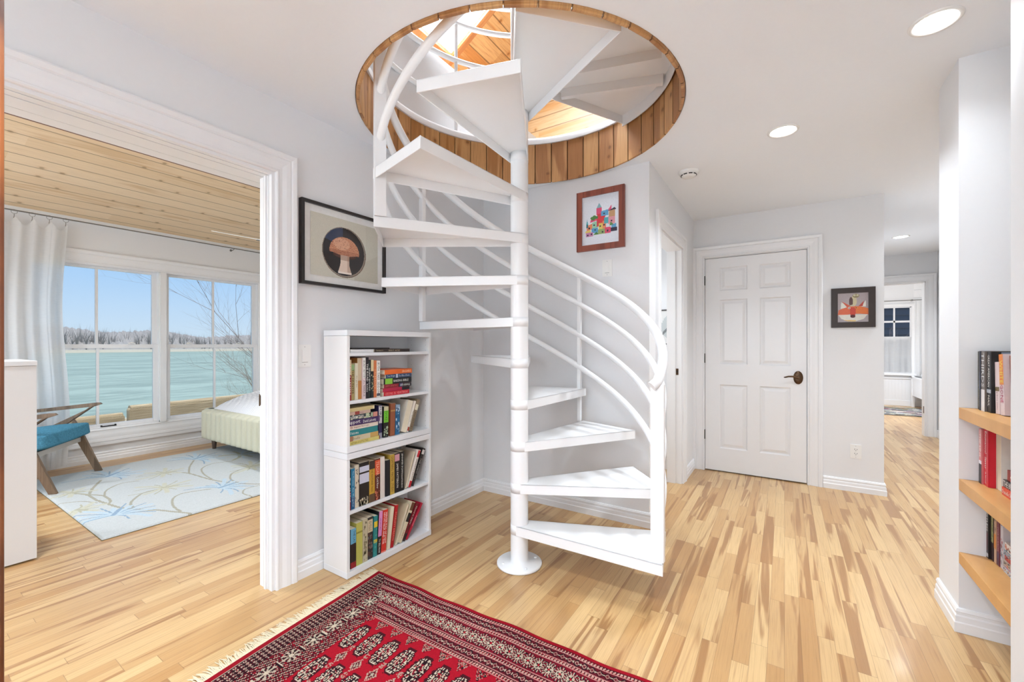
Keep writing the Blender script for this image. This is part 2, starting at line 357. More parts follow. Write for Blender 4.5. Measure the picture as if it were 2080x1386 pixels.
def base(name, pts):
    """pts: floor polyline; the wall lies to the left of the walking direction, moulding to the right"""
    mb = MB(); n = len(pts); pv = [Vector((p[0], p[1])) for p in pts]; rings = []
    for i, p in enumerate(pv):
        ns = []
        if i > 0: t = (pv[i]-pv[i-1]).normalized(); ns.append(Vector((t.y, -t.x)))
        if i < n-1: t = (pv[i+1]-pv[i]).normalized(); ns.append(Vector((t.y, -t.x)))
        m = sum(ns, Vector((0, 0))).normalized(); k = 1/max(.3, m.dot(ns[0]))
        rings.append([mb.bm.verts.new((p.x+m.x*d*k, p.y+m.y*d*k, z)) for d, z in BPROF])
    q = len(BPROF)
    for a, b in zip(rings, rings[1:]):
        for i in range(q): mb.bm.faces.new((a[i], a[(i+1) % q], b[(i+1) % q], b[i]))
    mb.bm.faces.new(rings[0]); mb.bm.faces.new(rings[-1])
    struct(name, mb, TRIM)
base('baseboard_left', [(-2.11, 1.232), (-2.11, 2.845), (-.75, 2.845), (-.75, 3.0)])
base('baseboard_hall', [(-.75, 4.01), (-.75, 4.46)])
base('baseboard_closet', [(.275, 4.46), (.67, 4.46), (.67, 7.65)])
base('baseboard_end', [(1.67, 7.65), (1.68, 7.65), (1.68, 2.92)])
base('baseboard_pier', [(.62, 2.80), (.62, 2.53), (.93, 2.53), (.93, 2.04), (.62, 2.04), (.62, -2.6)])
base('baseboard_bedroom', [(-5.95, -1.6), (-5.95, 4.2)])
# left opening: jamb lining, casing, door pocket track
mb = MB(); casing(mb, PXp(-2.11, 1), -.95, 1.127, 0, 2.058); struct('trim_3', mb, TRIM)
mb = MB(); casing(mb, PXp(-2.22, -1), -.95, 1.127, 0, 2.058); struct('trim_4', mb, TRIM)
mb = MB()
for a, b in ((-2.111, -2.135), (-2.142, -2.181), (-2.188, -2.221)):   # jamb lining in strips, with the dark pocket slots between
    mb.box((a, 1.112, 0), (b, 1.13, 2.044)); mb.box((a, -.95, 2.044), (b, 1.13, 2.062))
mb.box((-2.135, 1.118, 0), (-2.188, 1.13, 2.05)); mb.box((-2.155, 1.104, 0), (-2.170, 1.112, 2.044)); 
struct('trim_5', mb, TRIM)
struct('trim_6', MB().box((-2.136, -.95, 2.052), (-2.188, 1.11, 2.061)), plain('dark_track', S(96, 60, 42), .5))
tag(MB().box((-2.2195, 1.108, .90), (-2.2235, 1.127, .96), .001).box((-2.214, 1.106, .905), (-2.2195, 1.112, .955)).build('strike_plate', BRONZE), 'dark strike plate on the bedroom opening jamb', 'strike plate')
struct('trim_19', MB().box((-2.2215, -.95, 2.0455), (-2.285, 1.3, 2.0572)).box((-2.289, -.95, 2.0455), (-2.36, 1.3, 2.0572)).box((-2.247, -.95, 2.0575), (-2.36, 1.3, 2.14)), TRIM)
struct('trim_20', MB().box((-2.361, -.95, 2.046), (-2.372, 1.3, 2.14)), plain('brown_track', S(104, 58, 36), .5))
# hall door opening (bathroom)
mb = MB(); casing(mb, PXp(-.75, 1), 3.11, 3.90, 0, 2.04); struct('trim_7', mb, TRIM)
mb = MB()
mb.box((-.749, 3.885, 0), (-.871, 3.90, 2.03)); mb.box((-.749, 3.11, 0), (-.871, 3.125, 2.03)); mb.box((-.749, 3.11, 2.025), (-.871, 3.90, 2.04)); mb.box((-.80, 3.875, 0), (-.871, 3.886, 2.03))
struct('trim_8', mb, TRIM)
sp_ = tag(MB().box((-.775, 3.881, .945), (-.795, 3.8855, 1.0), .001).build('strike_plate', BRONZE), 'small bronze strike plate on the bathroom door jamb', 'strike plate')
tag(MB().box((-.778, 3.879, .965), (-.789, 3.8815, .982)).build('latch_hole', DARK, sp_), None, None)
# closet door
mb = MB(); casing(mb, PYp(4.46, -1), -.651, .168, 0, 2.044); struct('trim_9', mb, TRIM)
mb = MB(); mb.box((-.66, 4.462, 0), (-.648, 4.56, 2.05)); mb.box((.165, 4.462, 0), (.172, 4.56, 2.05)); mb.box((-.66, 4.462, 2.036), (.172, 4.56, 2.05)); struct('trim_10', mb, TRIM)
def panel_door(name, x0, x1, z0, z1, Y, parent=None):
    mb = MB(); f = Y; k = Y+.010; W = x1-x0; H = z1-z0
    mb.box((x0, k, z0), (x1, Y+.036, z1))
    xs = [x0, x0+.125, x0+.358, x0+.455, x0+.692, x1]; zs = [z0, z0+.215, z0+.82, z0+1.01, z0+1.625, z0+1.71, z0+1.93, z1]
    def fr(a, b): mb.box((a[0], f, a[1]), (b[0], k+.004, b[1]), .0)
    fr((xs[0], z0), (xs[1], z1)); fr((xs[4], z0), (xs[5], z1)); fr((xs[2], z0), (xs[3], z1))
    for i in (0, 2, 4, 6): fr((xs[1], zs[i]), (xs[2], zs[i+1])); fr((xs[3], zs[i]), (xs[4], zs[i+1]))
    for (a, b) in ((xs[1], xs[2]), (xs[3], xs[4])):
        for (c, d) in ((zs[1], zs[2]), (zs[3], zs[4]), (zs[5], zs[6])):
            # sloped sticking, then a raised field
            o_ = [(a, f, c), (b, f, c), (b, f, d), (a, f, d)]; i_ = [(a+.010, k-.001, c+.010), (b-.010, k-.001, c+.010), (b-.010, k-.001, d-.010), (a+.010, k-.001, d-.010)]
            for q in range(4): mb.quad(o_[q], o_[(q+1) % 4], i_[(q+1) % 4], i_[q])
            m = .022; o2 = [(a+m, k-.0015, c+m), (b-m, k-.0015, c+m), (b-m, k-.0015, d-m), (a+m, k-.0015, d-m)]; m = .042; i2 = [(a+m, f+.002, c+m), (b-m, f+.002, c+m), (b-m, f+.002, d-m), (a+m, f+.002, d-m)]
            for q in range(4): mb.quad(o2[q], o2[(q+1) % 4], i2[(q+1) % 4], i2[q])
            mb.quad(*i2)
    return struct(name, mb, TRIM, parent)
d1 = panel_door('door_1', -.645, .162, .010, 2.032, 4.466)
def oval(mb, c, rx, rz, th, seg=28):
    prof = [(1, 0), (1, .35), (.92, .7), (.7, .9), (.62, 1), (.3, 1), (0, 1)]
    rings = []
    for r, h in prof:
        if r == 0: rings.append([mb.bm.verts.new((c[0], c[1]-th*h, c[2]))])
        else: rings.append([mb.bm.verts.new((c[0]+rx*r*math.cos(2*PI*k/seg), c[1]-th*h, c[2]+rz*r*math.sin(2*PI*k/seg))) for k in range(seg)])
    for a, b in zip(rings, rings[1:]):
        for k in range(seg):
            if len(b) == 1: mb.bm.faces.new((a[k], a[(k+1) % seg], b[0]))
            else: mb.bm.faces.new((a[k], a[(k+1) % seg], b[(k+1) % seg], b[k])).smooth = True
h = MB(); oval(h, (.101, 4.466, .92), .036, .058, .012); rose = h.build('door_rosette', BRONZE, d1); tag(rose, 'oval bronze rosette', None)
h = MB(); h.tube([(.101, 4.455, .92), (.101, 4.41, .92)], .011, 12); h.tube([(.103, 4.41, .92), (.085, 4.405, .925), (.06, 4.405, .932), (.03, 4.405, .931), (.008, 4.407, .924), (-.004, 4.41, .922)], [.011, .010, .008, .007, .0065, .004], 10)
tag(h.build('door_handle', BRONZE, d1), 'curved bronze lever', None)
for z in (1.826, 1.078, .344):
    h = MB(); h.tube([(-.651, 4.458, z-.045), (-.651, 4.458, z+.045)], .007, 8); h.box((-.656, 4.459, z-.045), (-.646, 4.467, z+.045)); h.build('hinge', BLACKM, d1)
# hall end doorway
mb = MB(); casing(mb, PYp(7.65, -1), .72, 1.565, 0, 2.04); struct('trim_11', mb, TRIM)
mb = MB(); mb.box((1.553, 7.648, 0), (1.566, 7.772, 2.04)); mb.box((.72, 7.648, 0), (.733, 7.772, 2.04)); mb.box((.72, 7.648, 2.028), (1.566, 7.772, 2.041)); struct('trim_12', mb, TRIM)
h = MB().box((1.551, 7.66, .30), (1.554, 7.70, .39)).build('hinge', BRONZE); tag(h, 'small dark hinge on the far bedroom door jamb', 'hinge')
# ---------------------------------------------------------------- bedroom shell
BC = lambda X: 2.47+.2*(X+5.95)
wall('wall_window', 'x', -6.07, -5.95, -1.7, 4.3, -.05, 2.62, [(.86, 1.90, .33, 2.04), (1.93, 2.97, .33, 2.04)])
wall('wall_bedroom_side', 'y', -1.7, -1.6, -5.95, -2.22, 0, 3.3, [(-5.3, -3.1, .7, 2.2)])
wall('wall_bedroom_far', 'y', 4.2, 4.3, -5.95, -2.22, 0, 3.3)
mb = MB(); mb.prism([(-5.95, -1.7, BC(-5.95)), (-2.2, -1.7, BC(-2.2)), (-2.2, -1.7, BC(-2.2)+.06), (-5.95, -1.7, BC(-5.95)+.06)], (0, 6.0, 0)); struct('ceiling_bedroom', mb, BEDCEIL)
mb = MB(); mb.box((-5.952, -1.6, 2.44), (-5.925, 4.2, 2.476)); struct('trim_13', mb, TRIM)
# window casing boards
mb = MB(); casing(mb, PXp(-5.95, 1), .875, 2.955, .335, 2.03, bottom=True, w=1.28)
mb.box((-5.952, 1.888, .335), (-5.928, 1.944, 2.03)); mb.box((-5.95, .75, .17), (-5.925, 3.08, .20)); mb.box((-5.95, .75, .235), (-5.93, 3.08, .26)); struct('trim_14', mb, TRIM)
def sash_window(name, y0, y1):
    X = -5.975; root = MB()
    for (a, b) in (((y0, .335), (y0+.02, 2.04)), ((y1-.02, .335), (y1, 2.04)), ((y0, 2.02), (y1, 2.045)), ((y0, .33), (y1, .35))): root.box((-6.06, a[0], a[1]), (-5.945, b[0], b[1]))
    r = struct(name, root, TRIM)
    for nm, x, za, zb in (('upper_sash', -6.03, 1.17, 2.03), ('lower_sash', -5.99, .335, 1.212)):
        s = MB(); t = .045; a, b = y0+.018, y1-.018; lo_ = .046 if nm == 'lower_sash' else .042; hi = .042 if nm == 'lower_sash' else .034
        s.box((x-.018, a, za), (x+.018, a+t, zb), .003); s.box((x-.018, b-t, za), (x+.018, b, zb), .003); s.box((x-.018, a+t, zb-hi), (x+.018, b-t, zb), .003); s.box((x-.018, a+t, za), (x+.018, b-t, za+lo_), .003)
        so_ = s.build(nm, TRIM, r)
        c = (y0+y1)/2; MB().box((x-.012, c-.011, za+lo_-.002), (x+.012, c+.011, zb-hi+.002), .002).build('muntin', TRIM, so_)
        MB().box((x-.002, a+t-.004, za+lo_-.004), (x+.002, b-t+.004, zb-hi+.004)).build('pane', GLASS, so_)
    for y in (y0+.25, y1-.25) :
        l = MB(); l.box((-5.985, y-.03, 1.212), (-5.965, y+.03, 1.218)); l.tube([(-5.975, y-.028, 1.222), (-5.968, y, 1.232), (-5.972, y+.03, 1.222)], [.004, .007, .004], 8); l.build('sash_lock', PLASTIC, r)
    y = (y0+y1)/2+.08
    l = MB(); l.tube([(-5.972, y-.055, .357), (-5.95, y-.055, .358), (-5.948, y-.045, .358), (-5.948, y+.045, .358), (-5.95, y+.055, .358), (-5.972, y+.055, .357)], .006, 8); l.box((-5.974, y-.062, .348), (-5.969, y-.048, .368)); l.box((-5.974, y+.048, .348), (-5.969, y+.062, .368))
    tag(l.build('sash_pull', BLACKM, r), 'black bar pull', None)
    return r
sash_window('window_1', .86, 1.90); sash_window('window_2', 1.93, 2.97)
# ---------------------------------------------------------------- bathroom behind the hall opening
struct('ceiling_bathroom', MB().box((-2.11, 2.955, CH-.02), (-.87, 4.56, CH-.002)), CEIL)
# ---------------------------------------------------------------- far bedroom
wall('wall_far', 'y', 11.2, 11.3, -.1, 3.6, 0, CH, [(1.10, 2.10, .66, 1.96)])
wall('wall_far_left', 'x', .2, .3, 7.77, 11.2, 0, CH, [(9.0, 10.2, .8, 2.1)])
wall('wall_far_right', 'x', 3.4, 3.5, 7.77, 11.2, 0, CH)
struct('ceiling_far', MB().box((.2, 7.65, CH), (3.5, 11.3, CH+.04)), CEIL)
mb = MB(); casing(mb, PYp(11.2, -1), 1.12, 2.085, .64, 1.95, bottom=False, w=.6); mb.box((1.03, 11.13, .60), (2.17, 11.2, .64), .005); struct('trim_15', mb, TRIM)
mb = MB()
x = .3
while x < 3.4: mb.box((x+.002, 11.19, .10), (min(x+.048, 3.4), 11.2, .54)); x += .05
mb.box((.3, 11.193, .1), (3.4, 11.2, .55)); mb.box((.3, 11.175, .53), (3.4, 11.2, .56), .003); mb.box((.3, 11.18, 0), (3.4, 11.2, .11), .004); struct('trim_16', mb, TRIM)
mb = MB()
for k in range(12): mb.box((2.12, 11.188, .57+k*.155), (3.4, 11.2, .57+k*.155+.150), .003)
struct('trim_17', mb, TRIM)
w3 = MB()
for a, b in (((1.10, .64), (1.135, 1.96)), ((2.07, .64), (2.10, 1.96)), ((1.10, 1.935), (2.10, 1.96)), ((1.10, .64), (2.10, .67)), ((1.10, 1.315), (2.10, 1.36))): w3.box((a[0], 11.215, a[1]), (b[0], 11.255, b[1]))
w3 = struct('window_3', w3, TRIM)
mm = MB()
for x in (1.36, 1.60, 1.84): mm.box((x-.013, 11.225, .66), (x+.013, 11.245, 1.94))
mm.box((1.13, 11.225, 1.645), (2.08, 11.245, 1.682)); mm.box((1.13, 11.225, .98), (2.08, 11.245, 1.0)); mm.build('muntin', TRIM, w3)
MB().box((1.12, 11.233, .66), (2.08, 11.237, 1.94)).build('pane', GLASS, w3)
# ---------------------------------------------------------------- loft room seen through the well
RZ = lambda X: 3.68+.586*(X+2.9)
wall('wall_loft_knee', 'x', -3.0, -2.9, -1.6, 4.7, 2.7, 3.70)
wall('wall_loft_right', 'x', 4.1, 4.2, -1.6, 4.7, 2.7, 3.70)
def gable(name, Y0, Y1, mat, hole=None):
    mb = MB(); rx = .6; rz = RZ(.6)
    if hole is None: mb.prism([(-2.95, Y0, 2.7), (4.15, Y0, 2.7), (4.15, Y0, 3.68), (rx, Y0, rz), (-2.95, Y0, 3.66)], (0, Y1-Y0, 0))
    else:
        a, b, c, d = hole
        mb.prism([(-2.95, Y0, 2.7), (a, Y0, 2.7), (a, Y0, RZ(a)), (-2.95, Y0, 3.66)], (0, Y1-Y0, 0)); mb.prism([(b, Y0, 2.7), (4.15, Y0, 2.7), (4.15, Y0, 3.68), (rx, Y0, rz), (b, Y0, RZ(b))], (0, Y1-Y0, 0))
        mb.box((a, Y0, 2.7), (b, Y1, c)); mb.prism([(a, Y0, d), (b, Y0, d), (b, Y0, RZ(b)), (a, Y0, RZ(a))], (0, Y1-Y0, 0))
    struct(name, mb, mat)
gable('wall_loft_back', 4.0, 4.1, LOFTW); gable('wall_loft_front', -1.6, -1.5, WALL, (-2.1, -.3, 3.3, 4.05))
mb = MB(); SK = (-2.58, -1.60, 2.19, 2.985); TH = .16
def roofbox(mb, xa, xb, ya, yb, o0=0, o1=TH):
    mb.prism([(xa, ya, RZ(xa)+o0), (xb, ya, RZ(xb)+o0), (xb, ya, RZ(xb)+o1), (xa, ya, RZ(xa)+o1)], (0, yb-ya, 0))
roofbox(mb, -3.0, SK[0], -1.6, 4.7); roofbox(mb, SK[1], .6, -1.6, 4.7); roofbox(mb, SK[0], SK[1], -1.6, SK[2]); roofbox(mb, SK[0], SK[1], SK[3], 4.7)
struct('ceiling_loft_left', mb, LOFT)
mb = MB(); mb.prism([(.6, -1.6, RZ(.6)), (4.2, -1.6, RZ(.6)-.586*3.6), (4.2, -1.6, RZ(.6)-.586*3.6+.1), (.6, -1.6, RZ(.6)+.1)], (0, 6.3, 0)); struct('ceiling_loft_right', mb, LOFT)
mb = MB()
roofbox(mb, SK[0]-.055, SK[0]+.004, SK[2]-.055, SK[3]+.055, -.018, .01); roofbox(mb, SK[1]-.004, SK[1]+.055, SK[2]-.055, SK[3]+.055, -.018, .01)
roofbox(mb, SK[0], SK[1], SK[3]-.004, SK[3]+.055, -.018, .01); roofbox(mb, SK[0], SK[1], SK[2]-.055, SK[2]+.004, -.018, .01)
struct('trim_18', mb, planks('skylight_trim', 1, 0, .3, 3, S(206, 140, 84), S(190, 122, 66), S(150, 90, 44), S(176, 108, 56), .5, 0, 1, 0, .4, .5, endgap=False))
mb = MB(); roofbox(mb, SK[0], SK[1], SK[3]-.012, SK[3]-.0, .01, TH+.02); roofbox(mb, SK[0], SK[1], SK[2], SK[2]+.012, .01, TH+.02); roofbox(mb, SK[0], SK[0]+.012, SK[2], SK[3], .01, TH+.02); roofbox(mb, SK[1]-.012, SK[1], SK[2], SK[3], .01, TH+.02)
sk = struct('window_4', mb, TRIM)
mb = MB(); roofbox(mb, SK[0], SK[1], 2.735, 2.75, .03, .055); mb.build('muntin', PLASTG, sk)
mb = MB(); roofbox(mb, SK[0]-.02, SK[1]+.02, SK[2]-.02, SK[3]+.02, TH+.021, TH+.03); mb.build('pane', plain('sun_blocking_white', S(240, 240, 240), .5), sk)  # opaque pane added to block direct sun and hide the blue sky
# white built-in cabinet along the loft knee wall
cab = thing('built_in_cabinet', 'white built-in cabinet against the loft knee wall seen through the stair well', 'cabinet', (-2.88, 2.6, 2.7))
c = MB(); c.box((-.015, -1.2, 0.003), (.30, 1.3, .56)); c.box((-.015, -1.25, .56), (.33, 1.35, .585)); c.build('cabinet_body', TRIM, cab)
for k in range(5):
    dk = MB().box((.30, -1.17+k*.49, .06), (.318, -1.17+k*.49+.475, .52), .003).build('cabinet_door', TRIM, cab)
    MB().tube([(.318, -.78+k*.49, .35), (.335, -.78+k*.49, .35), (.335, -.78+k*.49, .45), (.318, -.78+k*.49, .45)], .004, 6).build('cabinet_handle', CHROME, dk)
# loft guard rail round the well
gr_ = thing('guard_railing', 'white round-bar guard railing circling the stair well on the upper floor', 'railing', (PX0, PY0, 2.745))
T0 = R(32.7)
def ring(r_, z, a0, a1, rad, n=60): return MB().tube([(r_*math.cos(a0+(a1-a0)*i/n+T0), r_*math.sin(a0+(a1-a0)*i/n+T0), z) for i in range(n+1)], rad, 10)
for z, rad in ((.235, .017), (.53, .0185), (.80, .0185)): ring(.87, z, R(92), R(258), rad).build('guard_bar', METW, gr_)
ring(.87, 1.0, R(92), R(258), .02).build('guard_handrail', METW, gr_)
for a in (92.5, 121, 167, 212, 257):
    p = (.87*math.cos(R(a)+T0), .87*math.sin(R(a)+T0)); MB().tube([(p[0], p[1], 0), (p[0], p[1], 1.0)], .0125, 8).build('guard_post', METW, gr_)
# ---------------------------------------------------------------- spiral staircase
ss = thing('spiral_staircase', 'white steel spiral staircase rising through a round opening in the ceiling', 'spiral staircase', (PX0, PY0, 0))
def pol(r_, a, z=0): return Vector((r_*math.cos(R(a)+T0), r_*math.sin(R(a)+T0), z))
p = MB(); p.tube([(0, 0, .01), (0, 0, 3.75)], .0485, 40); p.build('center_pole', METW, ss)
f = MB(); f.lathe([(0, 0), (.118, 0), (.124, .004), (.124, .013), (.118, .018), (.05, .018), (.05, .03), (.047, .032)], 48); bf = f.build('base_flange', METW, ss)
for k in range(4):
    b = MB(); q = pol(.095, 20+90*k, .018); b.lathe([(0, .006), (.006, .006), (.008, .003), (.008, 0)], 12, Matrix.Translation(q)); b.build('bolt', METW, bf)
RT = .775; HS = .2265
def back(i): return 23+30.8*(i-2)
def tread_mesh(i):
    z = HS*i; a0 = back(i-1)-1.5 if i > 1 else -35.6; a1 = back(i); lip = .052; t = .005
    A = pol(.049, a0-80, z); B = pol(RT, a0, z); C = pol(RT, a1, z); D = pol(.049, a1+80, z)
    mb = MB(); pts = [A, B, C, D]
    mb.prism([p_-Vector((0, 0, t)) for p_ in pts], (0, 0, t))
    cen = sum(pts, Vector())/4
    for P, Q in ((A, B), (B, C), (C, D)):
        d = (Q-P).normalized(); n = Vector((-d.y, d.x, 0))
        if n.dot(cen-P) < 0: n = -n
        mb.prism([P, Q, Q+n*t, P+n*t], (0, 0, -lip))
    bmesh.ops.bevel(mb.bm, geom=[e for e in mb.bm.edges if e.is_valid], offset=.0015, segments=1, affect='EDGES', clamp_overlap=True)
    return mb
for i in range(1, 12):
    o = tread_mesh(i).build('tread', METW, ss)
    c = MB(); c.lathe([(.0486, -.052), (.0494, -.052), (.0494, 0), (.0486, 0)], 40, Matrix.Translation((0, 0, HS*i))); c.build('collar', METW, o)
# landing
lz = 2.716; L = MB(); a0, a1 = 299.5, 393; n = 24
top = [pol(.049, a0-70, lz)]+[pol(.815, a0+(a1-a0)*k/n, lz) for k in range(n+1)]+[pol(.049, a1+70, lz)]
L.prism([q-Vector((0, 0, .006)) for q in top], (0, 0, .006))
def lipstrip(mb, P, Q, dz, t=.006):
    d = (Q-P).normalized(); nn = Vector((-d.y, d.x, 0)); mb.prism([P-nn*t/2, Q-nn*t/2, Q+nn*t/2, P+nn*t/2], (0, 0, -dz))
lipstrip(L, top[0], top[1], .058); lipstrip(L, top[-2], top[-1], .058)
for k in range(n): lipstrip(L, top[k+1], top[k+2], .075)
LP = L.build('landing_platform', METW, ss)
r_ = MB(); lipstrip(r_, pol(.33, -10.2, lz-.006), pol(.742, -13.9, lz-.006), .05, .03); r_.build('landing_rib', METW, LP)
r_ = MB(); lipstrip(r_, pol(.298, 33, lz-.006), pol(.80, 1.8, lz-.006), .05, .03); r_.build('landing_rib', METW, LP)
RR = .745; PITCH = .00735
def helix(off, a0, a1, rad, nm):
    n = int((a1-a0)/3)
    pts = [pol(RR, a0+(a1-a0)*k/n, 1.04+off+((a0+34)+(a1-a0)*k/n)*PITCH) for k in range(n+1)]
    if nm == 'handrail': pts = [pol(RR-.02, a0-1.5, 1.04+off+(a0+34)*PITCH-.02)]+pts
    h = MB().tube(pts, rad, 14)
    h.build(nm, METW, ss)
helix(0, -34, 290, .0235, 'handrail')
for off in (-.205, -.42, -.64): helix(off, -31, 290, .0185, 'guard_bar')
def post(a, z0, z1, w, d, nm):
    b = MB().box((-d/2, -w/2, z0), (d/2, w/2, z1), .003, Matrix.Translation(pol(RR, a))@Matrix.Rotation(R(a)+T0, 4, 'Z')); b.build(nm, METW, ss)
post(-33.5, HS, 1.03, .026, .060, 'newel_post')
post(55, HS*3, 1.04+89*PITCH, .025, .025, 'baluster'); post(146.5, HS*6, 1.04+180.5*PITCH, .032, .032, 'baluster'); post(207, HS*8, 1.04+241*PITCH, .04, .054, 'baluster')
# ---------------------------------------------------------------- bookcases
def pegmat():
    t = NT('drilled_laminate'); v, x, y, z = t.obj(); fz = t.math('SUBTRACT', t.math('FRACT', t.math('DIVIDE', z, .032)), .5); dz = t.math('MULTIPLY', fz, .032)
    def col(cx): d = t.math('SUBTRACT', x, cx); return t.math('ADD', t.math('MULTIPLY', d, d), t.math('MULTIPLY', dz, dz))
    m = t.math('LESS_THAN', t.math('MINIMUM', col(-.05), col(.075)), .0024**2)
    inner = t.math('LESS_THAN', t.math('ABSOLUTE', y), .2905)
    return t.fin(t.mix(t.math('MULTIPLY', t.math('MULTIPLY', m, inner), .5), S(232, 230, 228), S(120, 116, 112)), .35, .5)
PEG = pegmat()
def bookcase(name, label, z0, z1, bt, tt, shelves):
    r = thing(name, label, 'bookcase', (-1.995, 1.683, z0), 0, None); X0, X1, Y0, Y1 = -.093, .105, -.307, .307
    for ya, yb in ((Y0, Y0+.017), (Y1-.017, Y1)): MB().box((X0, ya, 0.001), (X1, yb, z1-z0-tt-.001), .001).build('side_panel', PEG, r)
    b = MB(); b.box((X0, Y0-.001, z1-z0-tt), (X1+.002, Y1+.001, z1-z0), .001); b.build('top_panel', LAMI, r)
    b = MB(); b.box((X0+.001, Y0-.001, 0.003), (X1+.002, Y1+.001, bt), .001); b.build('bottom_panel', LAMI, r)
    b = MB(); b.box((X0, Y0+.017, bt), (X0+.006, Y1-.017, z1-z0-tt)); b.build('back_panel', LAMI, r)
    for s in shelves:
        b = MB(); b.box((X0+.006, Y0+.0175, s-z0-.017), (X1-.004, Y1-.0175, s-z0), .001); b.build('shelf', LAMI, r)
    return r
bookcase('bookcase', 'white laminate bookcase unit standing on the floor, lower of the stacked pair', 0, .646, .034, .032, (.343,))
bookcase('bookcase', 'white laminate bookcase unit stacked on top of another, below the mushroom picture', .646, 1.285, .035, .029, (.916, 1.166))
# ---------------------------------------------------------------- books
_mats = {}
def bmat(c, rough=.38):
    k = tuple(c)
    if k not in _mats: _mats[k] = plain('book_cover_%d' % len(_mats), S(*c), rough, .4, .07, 40)
    return _mats[k]
def pagemat():
    t = NT('paper_pages'); v, x, y, z = t.obj(); a = t.n('ShaderNodeTexCoord')
    nz = t.noise(t.xyz(t.math('MULTIPLY', x, 900), t.math('MULTIPLY', y, 3), t.math('MULTIPLY', z, 3)), 1, 2)
    return t.fin(t.mix(nz, S(196, 182, 156), S(236, 226, 204)), .8, .2)
PAGES = pagemat()
def spine_text(par, txt, T, H, y=-.0006, size=.6, z_top=.94, z_bot=.06, col=(240, 238, 230), up=False, xo=0):
    cu = bpy.data.curves.new('txt', 'FONT'); cu.body = txt; cu.align_x = 'CENTER'; cu.align_y = 'CENTER'; cu.resolution_u = 1; cu.size = 1
    ob = bpy.data.objects.new('txt', cu); COL.objects.link(ob); bpy.context.view_layer.update()
    me = bpy.data.meshes.new_from_object(ob.evaluated_get(bpy.context.evaluated_depsgraph_get())); bpy.data.objects.remove(ob)
    if not me.vertices: return
    xs = [v.co.x for v in me.vertices]; ys = [v.co.y for v in me.vertices]; w = max(xs)-min(xs); hh = max(ys)-min(ys)
    L_ = H*(z_top-z_bot); k = min(T*size/hh, 9); kx = min(k*1.25, L_/w); k = min(k, kx*1.6)
    cx = (max(xs)+min(xs))/2; cy = (max(ys)+min(ys))/2; zc = H*(z_top+z_bot)/2
    for v in me.vertices: v.co = Vector((T/2+xo*T+(v.co.y-cy)*k, y, zc-(v.co.x-cx)*kx))
    me.materials.append(bmat(col, .5)); o = bpy.data.objects.new('spine_title', me); COL.objects.link(o); o.parent = par
def book(label, T, H, D, col, texts=(), bands=(), pages=True, flip=False, group=None, hard=False, motif=None):
    """T thickness (x), D depth (y, spine at y=0), H height (z)"""
    t = .0022 if hard else .0009; r = MB(); o = .002 if hard else 0
    r.box((0, 0, 0), (T, t, H), min(.0012, T*.1) if not flip else 0); r.box((0, t, 0), (t, D, H)); r.box((T-t, t, 0), (T, D, H))
    if flip: bmesh.ops.transform(r.bm, matrix=Matrix.Translation((0, D, 0))@Matrix.Scale(-1, 4, (0, 1, 0)), verts=r.bm.verts[:])
    b = r.build('book', bmat(col)); tag(b, label, 'book', group)
    e_ = .003 if hard else .0006
    pg = MB().box((t, t if not flip else e_, e_), (T-t, D-e_ if not flip else D-t, H-e_)); pg.build('page_block', PAGES, b)
    for za, zb, c in bands:
        MB().box((.0004, -.0004, za*H), (T-.0004, .0006, zb*H)).build('spine_band', bmat(c), b)
    for tx in texts:
        txt, kw = (tx, {}) if isinstance(tx, str) else tx
        spine_text(b, txt, T, H, **kw)
    if motif:
        rs = random.Random(len(label)*7+int(H*1000)); za, zb, cols = motif; m = MB()
        for ci, c in enumerate(cols):
            m = MB()
            for _ in range(14):
                cx_, cz_ = rs.uniform(.12, .88)*T, rs.uniform(za, zb)*H; q = T*rs.uniform(.06, .2); n_ = rs.choice((3, 4, 5, 6)); a_ = rs.uniform(0, 6)
                m.bm.faces.new([m.bm.verts.new((min(max(cx_+q*math.cos(a_+2*PI*k/n_), .0006), T-.0006), -.0005-.00006*ci, min(max(cz_+q*1.7*math.sin(a_+2*PI*k/n_), .001), H-.001))) for k in range(n_)])
            m.build('spine_picture', bmat(c), b, recalc=False)
    return b
MS = Matrix.Rotation(R(90), 4, 'Z')          # standing in the bookcase, spine towards +X
ML = Matrix(((0, -1, 0, 0), (0, 0, -1, 0), (1, 0, 0, 0), (0, 0, 0, 1)))   # lying, spine towards +X
def stand(b, x, y0, z, T, lean=0):
    if lean: b.matrix_world = Matrix.Translation((x, y0+T, z))@Matrix.Rotation(R(-lean), 4, 'X')@Matrix.Translation((0, -T, 0))@MS
    else: b.matrix_world = Matrix.Translation((x, y0, z))@MS
def lie(b, x, y1, z, rot=0): b.matrix_world = Matrix.Translation((x, y1, z))@Matrix.Rotation(R(rot), 4, 'Z')@ML
W_, K_, CR = (238, 236, 230), (24, 22, 24), (226, 216, 192)
